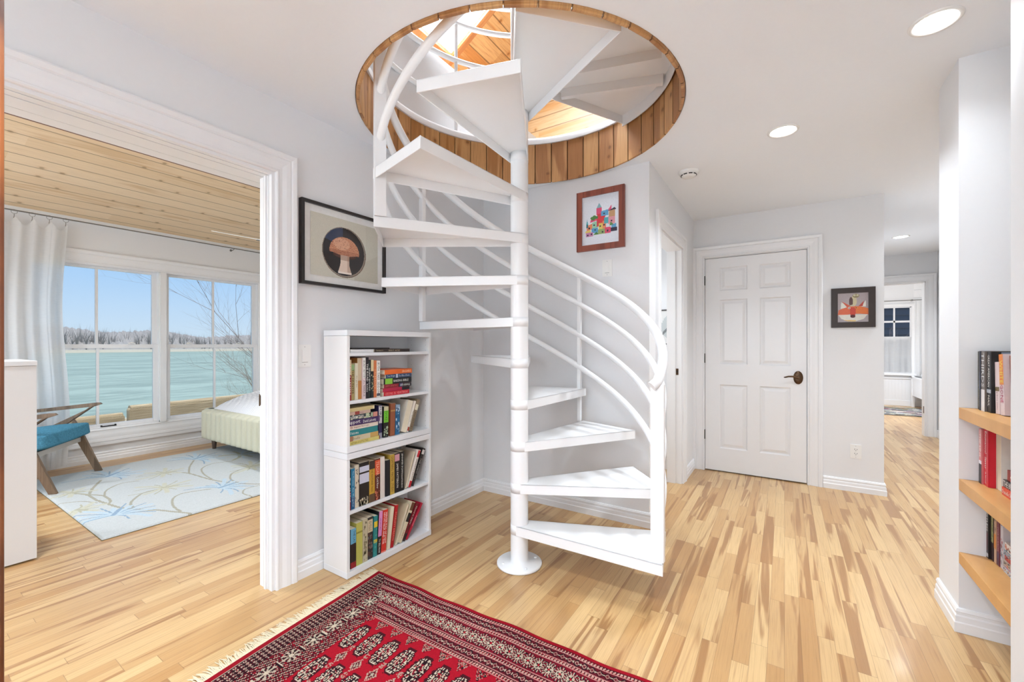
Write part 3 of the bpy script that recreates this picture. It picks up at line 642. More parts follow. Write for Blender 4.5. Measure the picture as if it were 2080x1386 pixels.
# --- upper unit, shelf at .916: standing row
zA = .9165; GA = 'upright books on the upper bookcase shelf'
A = [ (1.3955, .0205, .213, .0, (150, 44, 48), ['LIVES & LETTERS'], [(.62, 1, (214, 190, 150))], 'red paperback with cream top, far left'),
 (1.417, .020, .193, .004, (168, 150, 96), [('THE HUNTER', dict(col=(70, 50, 30)))], [(.8, .97, (150, 176, 120))], 'olive paperback with green top'),
 (1.4385, .018, .194, .0, (222, 214, 188), [('the garden', dict(col=(150, 120, 90)))], [], 'plain cream paperback left of the ochre one'),
 (1.458, .027, .221, .008, (188, 126, 62), [], [(.45, 1, (206, 186, 154))], 'ochre and beige tall paperback'),
 (1.4865, .019, .222, .0, (226, 206, 206), [('SECRET HISTORY  of a  MARRIAGE', dict(col=(40, 30, 50)))], [(.5, 1, (234, 232, 226))], 'pale pink and white paperback with dark lettering'),
 (1.507, .0185, .224, .0, (30, 24, 30), ['THE ROAD  home'], [], 'black paperback with white lettering right of the pale pink one'),
 (1.527, .012, .205, .003, (38, 50, 44), [('NIGHT WOODS', dict(size=.8))], [], 'thin dark green paperback'),
 (1.540, .0185, .209, .0, (34, 40, 40), [], [(.7, 1, (220, 204, 160))], 'black and cream paperback left of the orange one'),
 (1.5595, .019, .205, .0, (206, 118, 70), [('ON BEAUTY', dict(col=(236, 180, 140)))], [], 'orange paperback standing upright'),
 (1.5795, .0235, .203, .0, (236, 232, 224), [('RUTH  TAKE  SIDDONS', dict(col=(70, 68, 80), size=.62))], [(.03, .10, (90, 84, 90))], 'white paperback with spaced grey capitals, rightmost upright one')]
for y, T, H, dx, c, tx, bd, ds in A:
    b = book(ds+' on the upper shelf row', T, H, .15, c, tx, bd, group=GA, motif=((.1, .6, [(60, 80, 70), (200, 190, 150)]) if 'black and cream' in ds else None)); stand(b, -1.908-dx, y, zA, T)
# lying stack
GB = 'books lying in the stack beside the upright row'
z = zA
for T, y1, L_, D, c, tx, bd, ds, dx, rr in [
 (.0235, 1.820, .197, .14, (196, 32, 48), [('LESSONS  IN  HEARTBREAK', dict(col=(240, 150, 150)))], [], 'bright red lying book at the bottom of the stack', 0, 1),
 (.019, 1.826, .203, .14, (176, 30, 66), [], [(0, .3, (24, 22, 30))], 'magenta and black lying book, second from the bottom of the stack', -.004, 0),
 (.0225, 1.836, .205, .14, (142, 30, 44), [('JEFF SMITH', dict(z_bot=.55, z_top=.95, col=(190, 90, 90))), ('KATE GRENVILLE', dict(z_bot=.05, z_top=.42))], [(0, .48, (26, 24, 32)), (.34, .46, (120, 112, 170))], 'dark red and black lying book in the middle of the stack', 0, -1),
 (.0325, 1.838, .212, .15, (26, 24, 24), [('BAKING BIBLE', dict(z_bot=.12, z_top=.66, size=.42))], [(.70, .95, (136, 196, 60))], 'thick black lying book with a bright green patch', 0, 0),
 (.0225, 1.838, .196, .14, (52, 70, 104), [('Tom Wright', dict(z_top=.96, z_bot=.66, col=(190, 200, 216))), ('The Office of Desire', dict(z_bot=.08, z_top=.52, col=(200, 208, 220)))], [(.55, .62, (180, 190, 206))], 'slate blue lying book with white lettering', 0, 0),
 (.0265, 1.842, .212, .15, (226, 104, 38), [('SAGARIS', dict(z_bot=.05, z_top=.38, size=.5, col=(250, 214, 170)))], [], 'orange lying book on top of the stack', 0, 1)]:
    b = book(ds, T, L_, D, c, tx, bd, group=GB); lie(b, -1.905+dx, y1, z, rr); z += T+.0004
# top shelf
b = book('white lying book on the top bookcase shelf', .017, .150, .10, (226, 224, 222), [], []); lie(b, -1.915, 1.564, 1.1665)
b = book('dark brown lying book on the top bookcase shelf with small gold lettering', .018, .262, .15, (50, 34, 28), [('STEPHENSON', dict(z_bot=.77, z_top=.97, size=.4, col=(190, 170, 140))), ('NEVER SET  ANATHEM', dict(z_bot=.3, z_top=.62, size=.45, col=(200, 180, 150)))], []); lie(b, -1.915, 1.832, 1.1665)
tb = MB().box((0, 0, 0), (.13, .245, .006), .002).build('tablet', plain('tablet_black', S(34, 28, 28), .3)); tag(tb, 'thin black slate lying across the white book on the top bookcase shelf', 'tablet')
tb.matrix_world = Matrix.Translation((-2.075, 1.455, 1.1855))@Matrix.Rotation(R(-3), 4, 'Z')
# --- shelf at .681
zB = .6815; z = zB; GC = 'books lying in the stack at the lower left of the upper unit'
for T, y1, L_, D, c, tx, bd, ds, dx in [
 (.0195, 1.600, .200, .15, (206, 190, 110), [('RETURN OF LITTLE TREE', dict(col=(120, 104, 50), z_bot=.4))], [(.0, .03, (120, 40, 40))], 'mustard yellow lying book at the bottom of the left stack', 0),
 (.027, 1.588, .190, .15, (204, 192, 160), [('Shells', dict(z_bot=.6, size=.5, col=(130, 100, 70)))], [(0, .28, (196, 158, 90)), (.86, 1, (170, 120, 90))], 'sand coloured lying book, second from the bottom of the left stack', 0),
 (.0315, 1.583, .186, .15, (40, 128, 132), [('Outcome', dict(z_bot=.68, z_top=.96, size=.55))], [], 'teal lying book with white script', .002),
 (.0215, 1.587, .188, .14, (226, 212, 196), [('Augusten Burroughs', dict(z_bot=.32, z_top=.84, size=.5, col=(120, 44, 60))), ('try', dict(z_bot=.88, z_top=.99, size=.6, col=(160, 60, 60)))], [], 'pale cream lying book with wine red lettering', 0),
 (.029, 1.597, .198, .15, (66, 42, 90), [('upport', dict(z_bot=.66, z_top=.99, size=.78)), ('David Lebovitz', dict(z_bot=.14, z_top=.56, size=.55))], [(0, .04, (110, 80, 120))], 'deep purple lying book with white serif lettering', .003),
 (.026, 1.583, .184, .14, (60, 72, 74), [('NARRATIVES', dict(z_bot=.5, z_top=.95, size=.6))], [(0, .16, (206, 140, 124)), (.18, .42, (176, 190, 160))], 'dark floral lying book with a pink end', 0),
 (.017, 1.536, .138, .13, (196, 166, 150), [('Siobhan', dict(size=.5, col=(120, 90, 110)))], [(.52, .72, (150, 60, 40))], 'mauve lying book with a rust patch, second from the top of the left stack', 0),
 (.019, 1.562, .163, .13, (202, 184, 132), [], [(.0, .06, (224, 210, 170))], 'straw coloured lying book on top of the left stack', 0)]:
    b = book(ds, T, L_, D, c, tx, bd, group=GC, motif=((.2, .95, [(200, 196, 170), (40, 40, 40)]) if 'floral' in ds else None)); lie(b, -1.906+dx, y1, z, 0); z += T+.0004
def sb(lst, grp, depth=.15, x=-1.907):
    for y, T, H, dx, c, tx, bd, ds, ln, fl, z, mo in lst:
        b = book(ds, T, H, depth, c, tx, bd, group=grp, flip=fl, motif=mo); stand(b, x-dx, y, z, T, ln)
sb([(1.6025, .023, .186, .012, (50, 44, 84), [('PURE', dict(z_bot=.6, z_top=.96, size=.7, col=(60, 56, 70)))], [(.45, .97, (216, 210, 212)), (0, .16, (150, 150, 160))], 'dark blue book with a pale upper spine', 0, False, zB, None),
 (1.6265, .033, .176, .0, (26, 26, 24), [('EVOKES', dict(z_bot=.5, z_top=.84, size=.55, col=(40, 70, 20)))], [(.48, .86, (116, 200, 50)), (.86, .99, (206, 196, 160))], 'black book with a vivid green block on its spine', 1.0, False, zB, (.05, .35, [(170, 190, 160)])),
 (1.663, .009, .186, .014, (28, 24, 26), [], [], 'thin black book behind the brown one', 1.5, False, zB, None),
 (1.6745, .034, .187, .0, (142, 82, 54), [], [(.75, .8, (176, 130, 70))], 'plain brown leather bound book', 1.5, False, zB, None),
 (1.7125, .032, .176, .0, (34, 100, 142), [], [(.78, .99, (150, 170, 190))], 'blue and white patterned book', 1.5, False, zB, (.05, .9, [(190, 214, 226), (24, 70, 110)])),
 (1.757, .041, .192, .003, (222, 212, 196), [('', {})], [], 'cream book showing its page edges, leaning right', 18, True, zB, None),
 (1.8, .014, .190, .0, (226, 218, 206), [('The Gathering', dict(col=(90, 80, 70)))], [(.04, .16, (160, 60, 44))], 'slim cream paperback leaning right with a small red figure', 20, False, zB, None),
 (1.817, .026, .196, .0, (134, 118, 94), [('ANCESTORS', dict(z_bot=.06, z_top=.6, size=.5, col=(70, 56, 40)))], [(.66, .84, (216, 206, 180))], 'taupe book with a cream label, leaning against the right side', 21, False, zB, None)],
 'books standing on the lowest shelf of the upper unit')
zC = .3435
sb([(1.3950, .0165, .212, .0, (34, 24, 26), [('THE CRADLE', dict(size=.75))], [(.0, .45, (140, 34, 40))], 'thin black and red paperback at the far left of the third row', 0, False, zC, None),
 (1.4125, .0235, .214, .0, (34, 122, 160), [('The Promise  Ann Weisgarber', dict(col=(190, 220, 236), size=.5))], [(0, .3, (20, 82, 128))], 'blue paperback on the third row', 0, False, zC, None),
 (1.4368, .028, .226, .004, (176, 168, 152), [], [], 'grey thick book left of the wide black one', 0, True, zC, (.1, .9, [(110, 104, 96)])),
 (1.4655, .062, .231, .0, (34, 26, 22), [], [(.52, .74, (204, 206, 222)), (.78, .91, (204, 206, 222))], 'very wide black book with a pale handwritten label', 0, False, zC, (.05, .16, [(196, 186, 160)])),
 (1.529, .0365, .227, .0, (196, 152, 52), [('THE WAYFARER TALES', dict(col=(80, 60, 20), z_bot=.25, z_top=.8, size=.4))], [(.80, 1, (60, 48, 40)), (0, .2, (96, 72, 52))], 'mustard yellow book with dark ends', 0, False, zC, None),
 (1.567, .0355, .229, .0, (92, 36, 30), [('TEASAR', dict(z_bot=.6, z_top=.94, size=.6, col=(240, 180, 150))), ('Cold River', dict(z_bot=.28, z_top=.56, size=.4))], [(.62, .97, (214, 84, 48))], 'dark red book with an orange top', 0, False, zC, (.03, .2, [(206, 120, 90)])),
 (1.604, .0295, .232, .0, (222, 212, 202), [], [], 'plain off-white book on the third row', 0, False, zC, None),
 (1.635, .006, .21, .006, (200, 190, 180), [], [], 'very thin pale booklet beside the plain black book', 0, False, zC, None),
 (1.6425, .031, .205, .0, (24, 24, 32), [], [], 'plain black cloth notebook', 0, False, zC, None),
 (1.675, .0315, .230, .0, (190, 156, 66), [('LIGHTNING  MASTER  STUDIO', dict(col=(90, 60, 30), size=.55))], [], 'golden yellow book with brown lettering', 0, False, zC, None),
 (1.7085, .0365, .230, .0, (28, 22, 26), [('JAMES PATTERSON', dict(z_bot=.12, z_top=.74, size=.5))], [(.8, .97, (206, 150, 160))], 'black thriller with large white lettering and a pink picture', 0, False, zC, None),
 (1.747, .034, .232, .0, (26, 24, 24), [('JENNIFER EGAN', dict(z_bot=.45, z_top=.95, size=.4)), ('MANHATTAN BEACH', dict(z_bot=.08, z_top=.44, size=.42))], [], 'black book with narrow white lettering, right of the thriller', 0, False, zC, None),
 (1.7935, .012, .218, .006, (206, 190, 166), [], [], 'leaning book with its page edges turned out on the third row', 19, True, zC, None),
 (1.811, .019, .226, .0, (230, 220, 208), [("ANDREW'S BRAIN", dict(z_bot=.2, z_top=.76, size=.55, col=(30, 26, 30)))], [(.8, .98, (190, 36, 48)), (0, .17, (190, 36, 48))], 'leaning cream paperback with red ends', 23, False, zC, None),
 (1.8335, .022, .232, .0, (36, 32, 32), [('THE LIGHT', dict(z_bot=.3, z_top=.75, size=.5, col=(190, 184, 176)))], [(.84, .96, (210, 206, 200))], 'leaning black paperback with a round pale logo', 26.5, False, zC, (.05, .3, [(90, 84, 84)]))],
 'books standing on the top shelf of the lower unit')
zD = .0345
sb([(1.396, .0125, .20, .012, (60, 50, 46), [], [], 'thin dark book at the far left of the bottom row', 0, False, zD, None),
 (1.4095, .034, .206, .0, (48, 36, 36), [('THE LAST GOOD MAN', dict(col=(40, 36, 30), z_bot=.12, size=.4, z_top=.95, xo=.18))], [(.62, 1, (104, 172, 204)), (0, .15, (150, 30, 36))], 'sky blue, black and red book on the bottom row', 0, False, zD, None),
 (1.4455, .0385, .226, .0, (188, 184, 92), [], [(.75, .79, (140, 136, 60))], 'plain lime green cloth book', 0, False, zD, None),
 (1.486, .032, .230, .0, (190, 180, 150), [('A PLACE APART', dict(col=(90, 84, 66), z_bot=.2, z_top=.6, size=.35))], [], 'beige book with a map printed on its spine', 0, False, zD, (.05, .95, [(150, 140, 110), (120, 110, 84)])),
 (1.5205, .0335, .229, .003, (46, 42, 44), [('IDYLLS', dict(col=(90, 80, 66), z_bot=.68, z_top=.9, size=.5))], [(.64, .94, (206, 190, 156))], 'dark book with a cream label and a photograph of figures', 0, False, zD, (.05, .6, [(120, 110, 110), (90, 60, 50)])),
 (1.556, .024, .224, .0, (44, 132, 132), [], [(.72, .86, (220, 190, 50)), (.34, .42, (220, 190, 50))], 'teal book with two yellow bars', 1.5, False, zD, (.05, .7, [(70, 160, 150)])),
 (1.5815, .025, .238, .0, (30, 28, 30), [('TO SELL NOW', dict(z_bot=.04, z_top=.36, size=.45)), ('LEGACIES', dict(z_bot=.5, z_top=.9, size=.35, col=(120, 60, 110)))], [(.42, 1, (214, 140, 190))], 'black and pink book on the bottom row', 3.5, False, zD, None),
 (1.609, .034, .236, .0, (206, 50, 38), [('LEVON HELM AND THE', dict(z_bot=.2, size=.32, xo=-.2)), ('WINTER FULL OF LIGHT', dict(z_bot=.2, size=.32, xo=.2))], [(.0, .03, (226, 120, 100))], 'vermilion book with two lines of white lettering', 4, False, zD, None),
 (1.647, .025, .236, .0, (214, 198, 160), [], [], 'tan book with pages turned outward beside the crimson one', 8, True, zD, None),
 (1.6755, .021, .238, .0, (180, 30, 36), [('SCARLETT DREAMS', dict(col=(230, 150, 130), size=.5))], [], 'narrow crimson book on the bottom row', 9.5, False, zD, None),
 (1.713, .014, .23, .004, (206, 190, 156), [], [], 'leaning tan book with pages turned outward on the bottom row', 25, True, zD, None),
 (1.7325, .026, .236, .0, (216, 202, 172), [('PEREC', dict(z_bot=.1, z_top=.3, size=.4, col=(150, 60, 60)))], [(.78, .98, (110, 70, 50)), (.5, .72, (36, 32, 32))], 'leaning beige book with a portrait at the top of its spine', 28.5, False, zD, None),
 (1.764, .020, .222, .0, (120, 30, 40), [('Novel in Starts', dict(z_top=.95, z_bot=.4, size=.5))], [(0, .2, (40, 30, 34))], 'leaning maroon paperback, second from the right end of the bottom row', 32, False, zD, (.3, .9, [(70, 44, 36)])),
 (1.7895, .0165, .222, .0, (176, 28, 56), [('Passionate', dict(size=.5, col=(240, 190, 200)))], [], 'leaning raspberry red paperback at the right end of the bottom row', 36, False, zD, None)],
 'books standing on the floor level shelf of the lower unit')
# ---------------------------------------------------------------- niche shelves and books
for z, nm in ((.944, 'topmost oak shelf in the wall niche, holding upright thrillers'), (.643, 'middle oak shelf in the wall niche, holding red and black books'), (.334, 'lowest oak shelf in the wall niche, above the baseboard')):
    s = MB().box((.62, 2.041, z-.046), (.929, 2.529, z), .0015).build('floating_shelf', SHELFW); tag(s, nm, 'shelf', 'oak shelves in the wall niche')
MN = Matrix.Rotation(R(-90), 4, 'Z'); MNL = Matrix(((0, 1, 0, 0), (0, 0, 1, 0), (1, 0, 0, 0), (0, 0, 0, 1)))
def nst(b, x, y0, z, T, lean=0): b.matrix_world = Matrix.Translation((x, y0, z))@Matrix.Rotation(R(-lean), 4, 'X')@MN
G1 = 'books standing on the topmost niche shelf'
for x, y, T, H, c, tx, bd, ds, ln, mo in [
 (.668, 2.500, .028, .237, (58, 54, 44), [('THE GUARDIANS', dict(z_bot=.05, z_top=.5, size=.35, col=(150, 140, 110)))], [], 'dark olive book against the end wall of the niche', 0, (.5, .95, [(84, 78, 60)])),
 (.664, 2.471, .014, .239, (24, 28, 44), [('JOHN GRISHAM', dict(size=.5, col=(120, 140, 180)))], [], 'thin navy book beside the dark olive one', 0, None),
 (.666, 2.456, .034, .238, (110, 100, 94), [('THIRDS', dict(z_bot=.4, z_top=.97, size=.8, col=(226, 226, 226)))], [(0, .36, (218, 214, 212))], 'grey and white book with large pale capitals', 0, None),
 (.672, 2.421, .038, .237, (30, 28, 28), [('GREAT AMERICAN', dict(z_bot=.42, z_top=.95, size=.45)), ('NAIL', dict(z_bot=.1, z_top=.28, size=.4))], [(.32, .38, (170, 176, 184))], 'black book with widely spaced white capitals', 0, None),
 (.682, 2.372, .036, .198, (222, 202, 200), [('in a free state', dict(z_bot=.08, z_top=.5, size=.3, col=(150, 110, 110)))], [(.44, .52, (110, 96, 60))], 'pale pink book with a brown bar, leaning slightly', 3, None),
 (.684, 2.334, .034, .228, (214, 196, 196), [('WHITE', dict(z_bot=.52, z_top=.9, size=.8, col=(226, 210, 90))), ('GONE', dict(z_bot=.2, z_top=.5, size=.7, col=(170, 40, 90)))], [(.5, 1, (222, 126, 50))], 'orange and pink book with yellow capitals', 4.5, None),
 (.70, 2.296, .03, .225, (150, 90, 70), [], [], 'rust coloured book at the near end of the topmost niche shelf', 5, None)]:
    b = book(ds, T, H, .17, c, tx, bd, group=G1, motif=mo, hard=True); nst(b, x, y, .9445, T, ln)
cv = MB().box((.7, 2.3825, 1.02), (.84, 2.3828, 1.18)).build('cover_picture', plain('cover_blue_grey', S(112, 122, 140), .3)); 
bk_ = [o for o in COL.objects if o.get('label', '').startswith('black book with widely')][0]; cv.data.transform(bk_.matrix_world.inverted()); cv.parent = bk_
G2 = 'books on the middle niche shelf'
for x, y, T, H, c, tx, bd, ds, ln in [
 (.672, 2.502, .026, .222, (206, 120, 120), [('THE LINE', dict(z_bot=.45, z_top=.95, size=.5))], [(.0, .36, (40, 32, 34)), (.36, .42, (226, 222, 226)), (.6, 1, (222, 160, 160))], 'pink and black book against the end wall, middle niche shelf', 0),
 (.678, 2.475, .044, .225, (196, 30, 48), [('Emmanuel  Sister', dict(z_top=.97, z_bot=.3, size=.4)), ('A Novel', dict(z_bot=.05, z_top=.25, size=.25))], [], 'wide red book on the middle niche shelf', 0)]:
    b = book(ds, T, H, .17, c, tx, bd, group=G2, hard=True); nst(b, x, y, .6435, T, ln)
b = book('white book with its pages outward on the middle niche shelf', .045, .222, .17, (226, 220, 212), [], [], group=G2, flip=True); nst(b, .70, 2.430, .6435, .045)
z = .6435
for x, y, T, L_, c, tx, bd, ds in [
 (.692, 2.352, .030, .22, (214, 72, 50), [('Danielle Steel', dict(z_bot=.55, z_top=.97, size=.5))], [], 'orange red lying book at the bottom of the niche stack'),
 (.696, 2.354, .027, .22, (44, 40, 40), [('THE BUSHER', dict(z_bot=.45, z_top=.98, size=.8))], [], 'black lying book with big white capitals in the niche stack'),
 (.702, 2.338, .040, .20, (150, 52, 40), [('6', dict(z_bot=.7, z_top=.95, size=.6))], [], 'brick red lying book with a white numeral in the niche stack'),
 (.708, 2.322, .020, .19, (200, 52, 62), [('NORA', dict(z_bot=.7, z_top=.95, size=.5))], [], 'red lying book, second from the top of the niche stack'),
 (.712, 2.318, .024, .19, (196, 60, 50), [], [(.9, 1, (240, 236, 232))], 'red and white lying book on top of the niche stack')]:
    b = book(ds, T, L_, .15, c, tx, bd, group='books lying in the middle niche stack'); b.matrix_world = Matrix.Translation((x, y-L_, z))@Matrix(((0, 1, 0, 0), (0, 0, 1, 0), (1, 0, 0, 0), (0, 0, 0, 1))); z += T+.0004
b = book('dark grey upright book behind the niche stack', .03, .215, .07, (48, 46, 50), [('WHISPER CREEK', dict(size=.45))], []); nst(b, .855, 2.375, .6435, .03)
G3 = 'books standing on the lowest niche shelf'
for x, y, T, H, c, tx, bd, ds, mo in [
 (.700, 2.527, .019, .20, (24, 22, 24), [('RESTLESS', dict(z_bot=.55, z_top=1, size=.75)), ('WILLIAM BOYD', dict(z_bot=.16, z_top=.52, size=.5, col=(150, 40, 36)))], [(.03, .1, (200, 200, 200))], 'black paperback with bold white capitals against the end wall, lowest niche shelf', None),
 (.708, 2.507, .020, .195, (56, 40, 44), [], [(.38, .95, (160, 156, 110))], 'green and black paperback on the lowest niche shelf', (.4, .9, [(90, 110, 60)])),
 (.710, 2.486, .018, .192, (206, 170, 140), [], [(.3, .6, (216, 140, 60))], 'cream and orange paperback on the lowest niche shelf', (.6, .95, [(90, 90, 80)])),
 (.712, 2.467, .026, .205, (110, 26, 40), [('MARGUERITE', dict(size=.35, col=(200, 150, 150)))], [(0, .25, (80, 40, 70))], 'maroon paperback on the lowest niche shelf', None),
 (.714, 2.440, .024, .20, (206, 200, 204), [('N', dict(z_bot=.8, size=.5, col=(60, 80, 130)))], [], 'white paperback on the lowest niche shelf', (.1, .6, [(200, 80, 70), (120, 130, 140)]))]:
    b = book(ds, T, H, .15, c, tx, bd, group=G3, motif=mo); nst(b, x, y, .3345, T, 0)
z = .3345
for k, (c, T, ds) in enumerate([((206, 210, 212), .018, 'white glossy magazine at the bottom of the lowest niche stack'), ((170, 70, 130), .006, 'thin pink magazine in the lowest niche stack'), ((190, 180, 168), .022, 'beige magazine in the lowest niche stack'), ((206, 60, 50), .02, 'red magazine in the lowest niche stack'), ((150, 160, 170), .016, 'blue grey magazine near the top of the lowest niche stack'), ((222, 214, 206), .03, 'off-white magazine on top of the lowest niche stack')]):
    b = book(ds, T, .24, .17, c, [], [], group='magazines stacked on the lowest niche shelf', motif=(.5, .98, [(60, 60, 66), (200, 120, 90)]) if T > .01 else None); b.matrix_world = Matrix.Translation((.712+.003*(k % 2), 2.405-.24, z))@Matrix(((0, 1, 0, 0), (0, 0, 1, 0), (1, 0, 0, 0), (0, 0, 0, 1))); z += T+.0004
# ---------------------------------------------------------------- pictures, switches, outlet
def frame_ring(mb, P, w, h, fw, d, bev=.0):
    """rectangular frame ring in local (a, z), depth d out of wall"""
    for (a0, z0, a1, z1) in ((0, 0, fw, h), (w-fw, 0, w, h), (fw, 0, w-fw, fw), (fw, h-fw, w-fw, h)):
        pts = [P(a, dd, z) for dd in (0, d) for (a, z) in ((a0, z0), (a1, z0), (a1, z1), (a0, z1))]
        v = [mb.bm.verts.new(p) for p in pts]
        for f in ((3,2,1,0),(4,5,6,7),(0,1,5,4),(1,2,6,5),(2,3,7,6),(3,0,4,7)): mb.bm.faces.new([v[i] for i in f])
def picture(label, P, w, h, fw, d, fmat, paint, mat_in=0, glaze=True):
    mb = MB(); frame_ring(mb, P, w, h, fw, d); fr = mb.build('framed_picture', fmat); tag(fr, label, 'picture')
    dd = d*.55
    bk = MB(); pts = [P(a, .001+q, z) for q in (0, dd-.004) for a, z in ((fw*.5, fw*.5), (w-fw*.5, fw*.5), (w-fw*.5, h-fw*.5), (fw*.5, h-fw*.5))]
    v = [bk.bm.verts.new(p) for p in pts]
    for f in ((3,2,1,0),(4,5,6,7),(0,1,5,4),(1,2,6,5),(2,3,7,6),(3,0,4,7)): bk.bm.faces.new([v[i] for i in f])
    bk.build('mount_board', bmat((232, 231, 228)), fr)
    m = fw+mat_in
    def PP(u, vv):
        return np.array([P(m+a*(w-2*m), dd, m+b*(h-2*m)) for a, b in zip(u, vv)])
    paint.mesh('print', PP, ART, fr)
    return fr
# mushroom
p = Paint(170, 128, S(206, 203, 190)); u_, v_ = p.u, p.v
p.put(np.ones_like(u_, bool), S(204, 201, 186)); p.put((u_ > .62) & (v_ < .36*(u_-.3)*2), S(176, 170, 150), .5); p.put((u_ > .8), S(188, 184, 168), .4)
p.ell(.476, .447, .324, .424, S(110, 92, 80)); p.ell(.472, .452, .315, .414, S(150, 136, 122)); p.ell(.468, .455, .306, .402, S(34, 26, 26))
p.put((((u_-.468)/.306)**2+((v_-.455)/.402)**2 <= 1) & (u_ < .45) & (v_ > .62-.3*(u_-.2)), S(44, 60, 92), .7)  # blue window reflection painted into the dark disc
cap = ((u_-.473)/.219)**2+((v_-.46)/.245)**2 <= 1; cap &= v_ > .405-.02*np.cos((u_-.473)*14)
p.put(cap, S(206, 146, 112)); rs = np.random.RandomState(3); p.put(cap & (rs.rand(*u_.shape) > .72), S(182, 118, 90)); p.put(cap & (v_ < .48), S(150, 88, 66), .45); p.put(cap & (((u_-.43)/.12)**2+((v_-.58)/.10)**2 < 1), S(228, 180, 150), .55); p.put(cap & (rs.rand(*u_.shape) > .94), S(120, 70, 54))
p.put((((u_-.473)/.17)**2+((v_-.40)/.055)**2 <= 1) & ~cap, S(76, 44, 36))
st = (np.abs(u_-.475) < .066+.034*np.clip((.25-v_)/.14, 0, 1)**1.3) & (v_ > .085) & (v_ < .40); p.put(st, S(226, 206, 188)); p.put(st & (u_ > .51), S(196, 170, 150)); p.put(st & (v_ > .31), S(150, 112, 90), .6); p.put(st & (v_ < .12), S(236, 226, 214))
p.noise(.10)
picture('black framed photograph of a mushroom on the left wall beside the staircase', lambda a, d, z: (-2.11+d, 1.249+a, 1.526+z), .546, .442, .016, .028, BLACKF, p, .038)
# village print
p = Paint(96, 130, S(222, 226, 234))
PK, RD, TL, YL, OR, BL, GN, DKc = S(214, 84, 120), S(206, 62, 70), S(84, 168, 176), S(222, 200, 110), S(226, 140, 100), S(96, 160, 200), S(80, 130, 70), S(50, 46, 66)
for sh in [([(.40, .60), (.54, .60), (.54, .74), (.40, .74)], PK), ([(.40, .74), (.54, .74), (.47, .84)], S(130, 170, 180)), ([(.665, .62), (.80, .66), (.80, .76)], PK), ([(.12, .30), (.28, .32), (.28, .44), (.12, .40)], OR), ([(.28, .32), (.44, .32), (.44, .48), (.28, .46)], S(150, 200, 170)), ([(.22, .46), (.42, .49), (.42, .54), (.24, .52)], PK),
    ([(.40, .36), (.56, .36), (.66, .60), (.42, .62)], RD), ([(.52, .56), (.72, .56), (.72, .68), (.52, .66)], BL), ([(.72, .50), (.90, .50), (.90, .66), (.74, .66)], S(190, 150, 110)), ([(.72, .38), (.90, .38), (.90, .52), (.72, .52)], S(214, 150, 160)), ([(.70, .64), (.94, .66), (.88, .70)], DKc), ([(.46, .30), (.56, .30), (.56, .42), (.46, .42)], YL), ([(.56, .30), (.66, .30), (.66, .46), (.56, .46)], OR),
    ([(.60, .40), (.72, .40), (.72, .52), (.60, .52)], TL), ([(.26, .24), (.44, .24), (.44, .34), (.26, .34)], BL), ([(.44, .20), (.62, .20), (.62, .30), (.44, .30)], S(150, 170, 110)), ([(.62, .20), (.78, .20), (.78, .32), (.62, .32)], S(214, 80, 110)), ([(.78, .22), (.95, .22), (.95, .30), (.78, .30)], DKc), ([(.80, .30), (.93, .30), (.93, .38), (.80, .36)], BL), ([(.10, .18), (.30, .18), (.30, .26), (.10, .26)], S(190, 130, 170)), ([(.08, .26), (.24, .26), (.24, .31), (.10, .30)], YL),
    ([(.11, .42), (.17, .42), (.14, .54)], TL), ([(.11, .36), (.17, .36), (.17, .43), (.11, .43)], S(50, 110, 120)), ([(.30, .20), (.46, .20), (.40, .26)], GN), ([(.74, .34), (.86, .36), (.78, .42)], GN)]: p.poly(*sh)
for c in ((.28, .55), (.34, .57), (.39, .55), (.31, .53)): p.ell(c[0], c[1], .05, .03, GN)
for c in ((.20, .35), (.33, .40), (.50, .36), (.60, .38), (.80, .44), (.36, .30), (.56, .24), (.70, .25), (.16, .21), (.26, .22), (.84, .25), (.60, .61)): p.rect(c[0]-.02, c[1]-.016, c[0]+.02, c[1]+.016, DKc)
p.noise(.12, 5)
picture('cherry wood framed print of colourful hillside houses on the wall behind the staircase', lambda a, d, z: (-1.26+a, 2.845-d, 1.874+z), .35, .424, .040, .022, CHERRY, p)
# fox and owl
p = Paint(100, 128, S(176, 164, 166)); 
p.poly([(.0, .25), (.30, .25), (.52, .30), (.75, .28), (1, .25), (1, .46), (.8, .52), (.5, .56), (.2, .50), (.03, .42)], S(216, 104, 66)); p.poly([(.6, .28), (1, .28), (1, .46), (.72, .54), (.6, .5)], S(226, 120, 62))
p.poly([(.02, .26), (.98, .26), (.85, .10), (.60, .03), (.35, .03), (.12, .12)], S(222, 218, 206)); p.poly([(.18, .08), (.36, .03), (.60, .02), (.60, .06)], S(230, 190, 110))
p.poly([(.10, .46), (.12, .70), (.36, .53)], S(226, 224, 214)); p.poly([(.14, .72), (.42, .56), (.32, .50)], S(206, 92, 64)); p.poly([(.78, .52), (.92, .74), (.92, .52)], S(230, 228, 220)); p.poly([(.68, .54), (.86, .72), (.82, .54)], S(186, 80, 66))
p.poly([(.42, .20), (.58, .20), (.60, .50), (.40, .50)], S(196, 66, 46)); p.ell(.50, .20, .085, .055, S(86, 30, 30)); p.ell(.38, .49, .045, .032, S(240, 236, 220)); p.ell(.38, .49, .022, .018, DKc); p.ell(.61, .49, .045, .032, S(236, 150, 70)); p.ell(.61, .49, .026, .018, S(120, 70, 30))
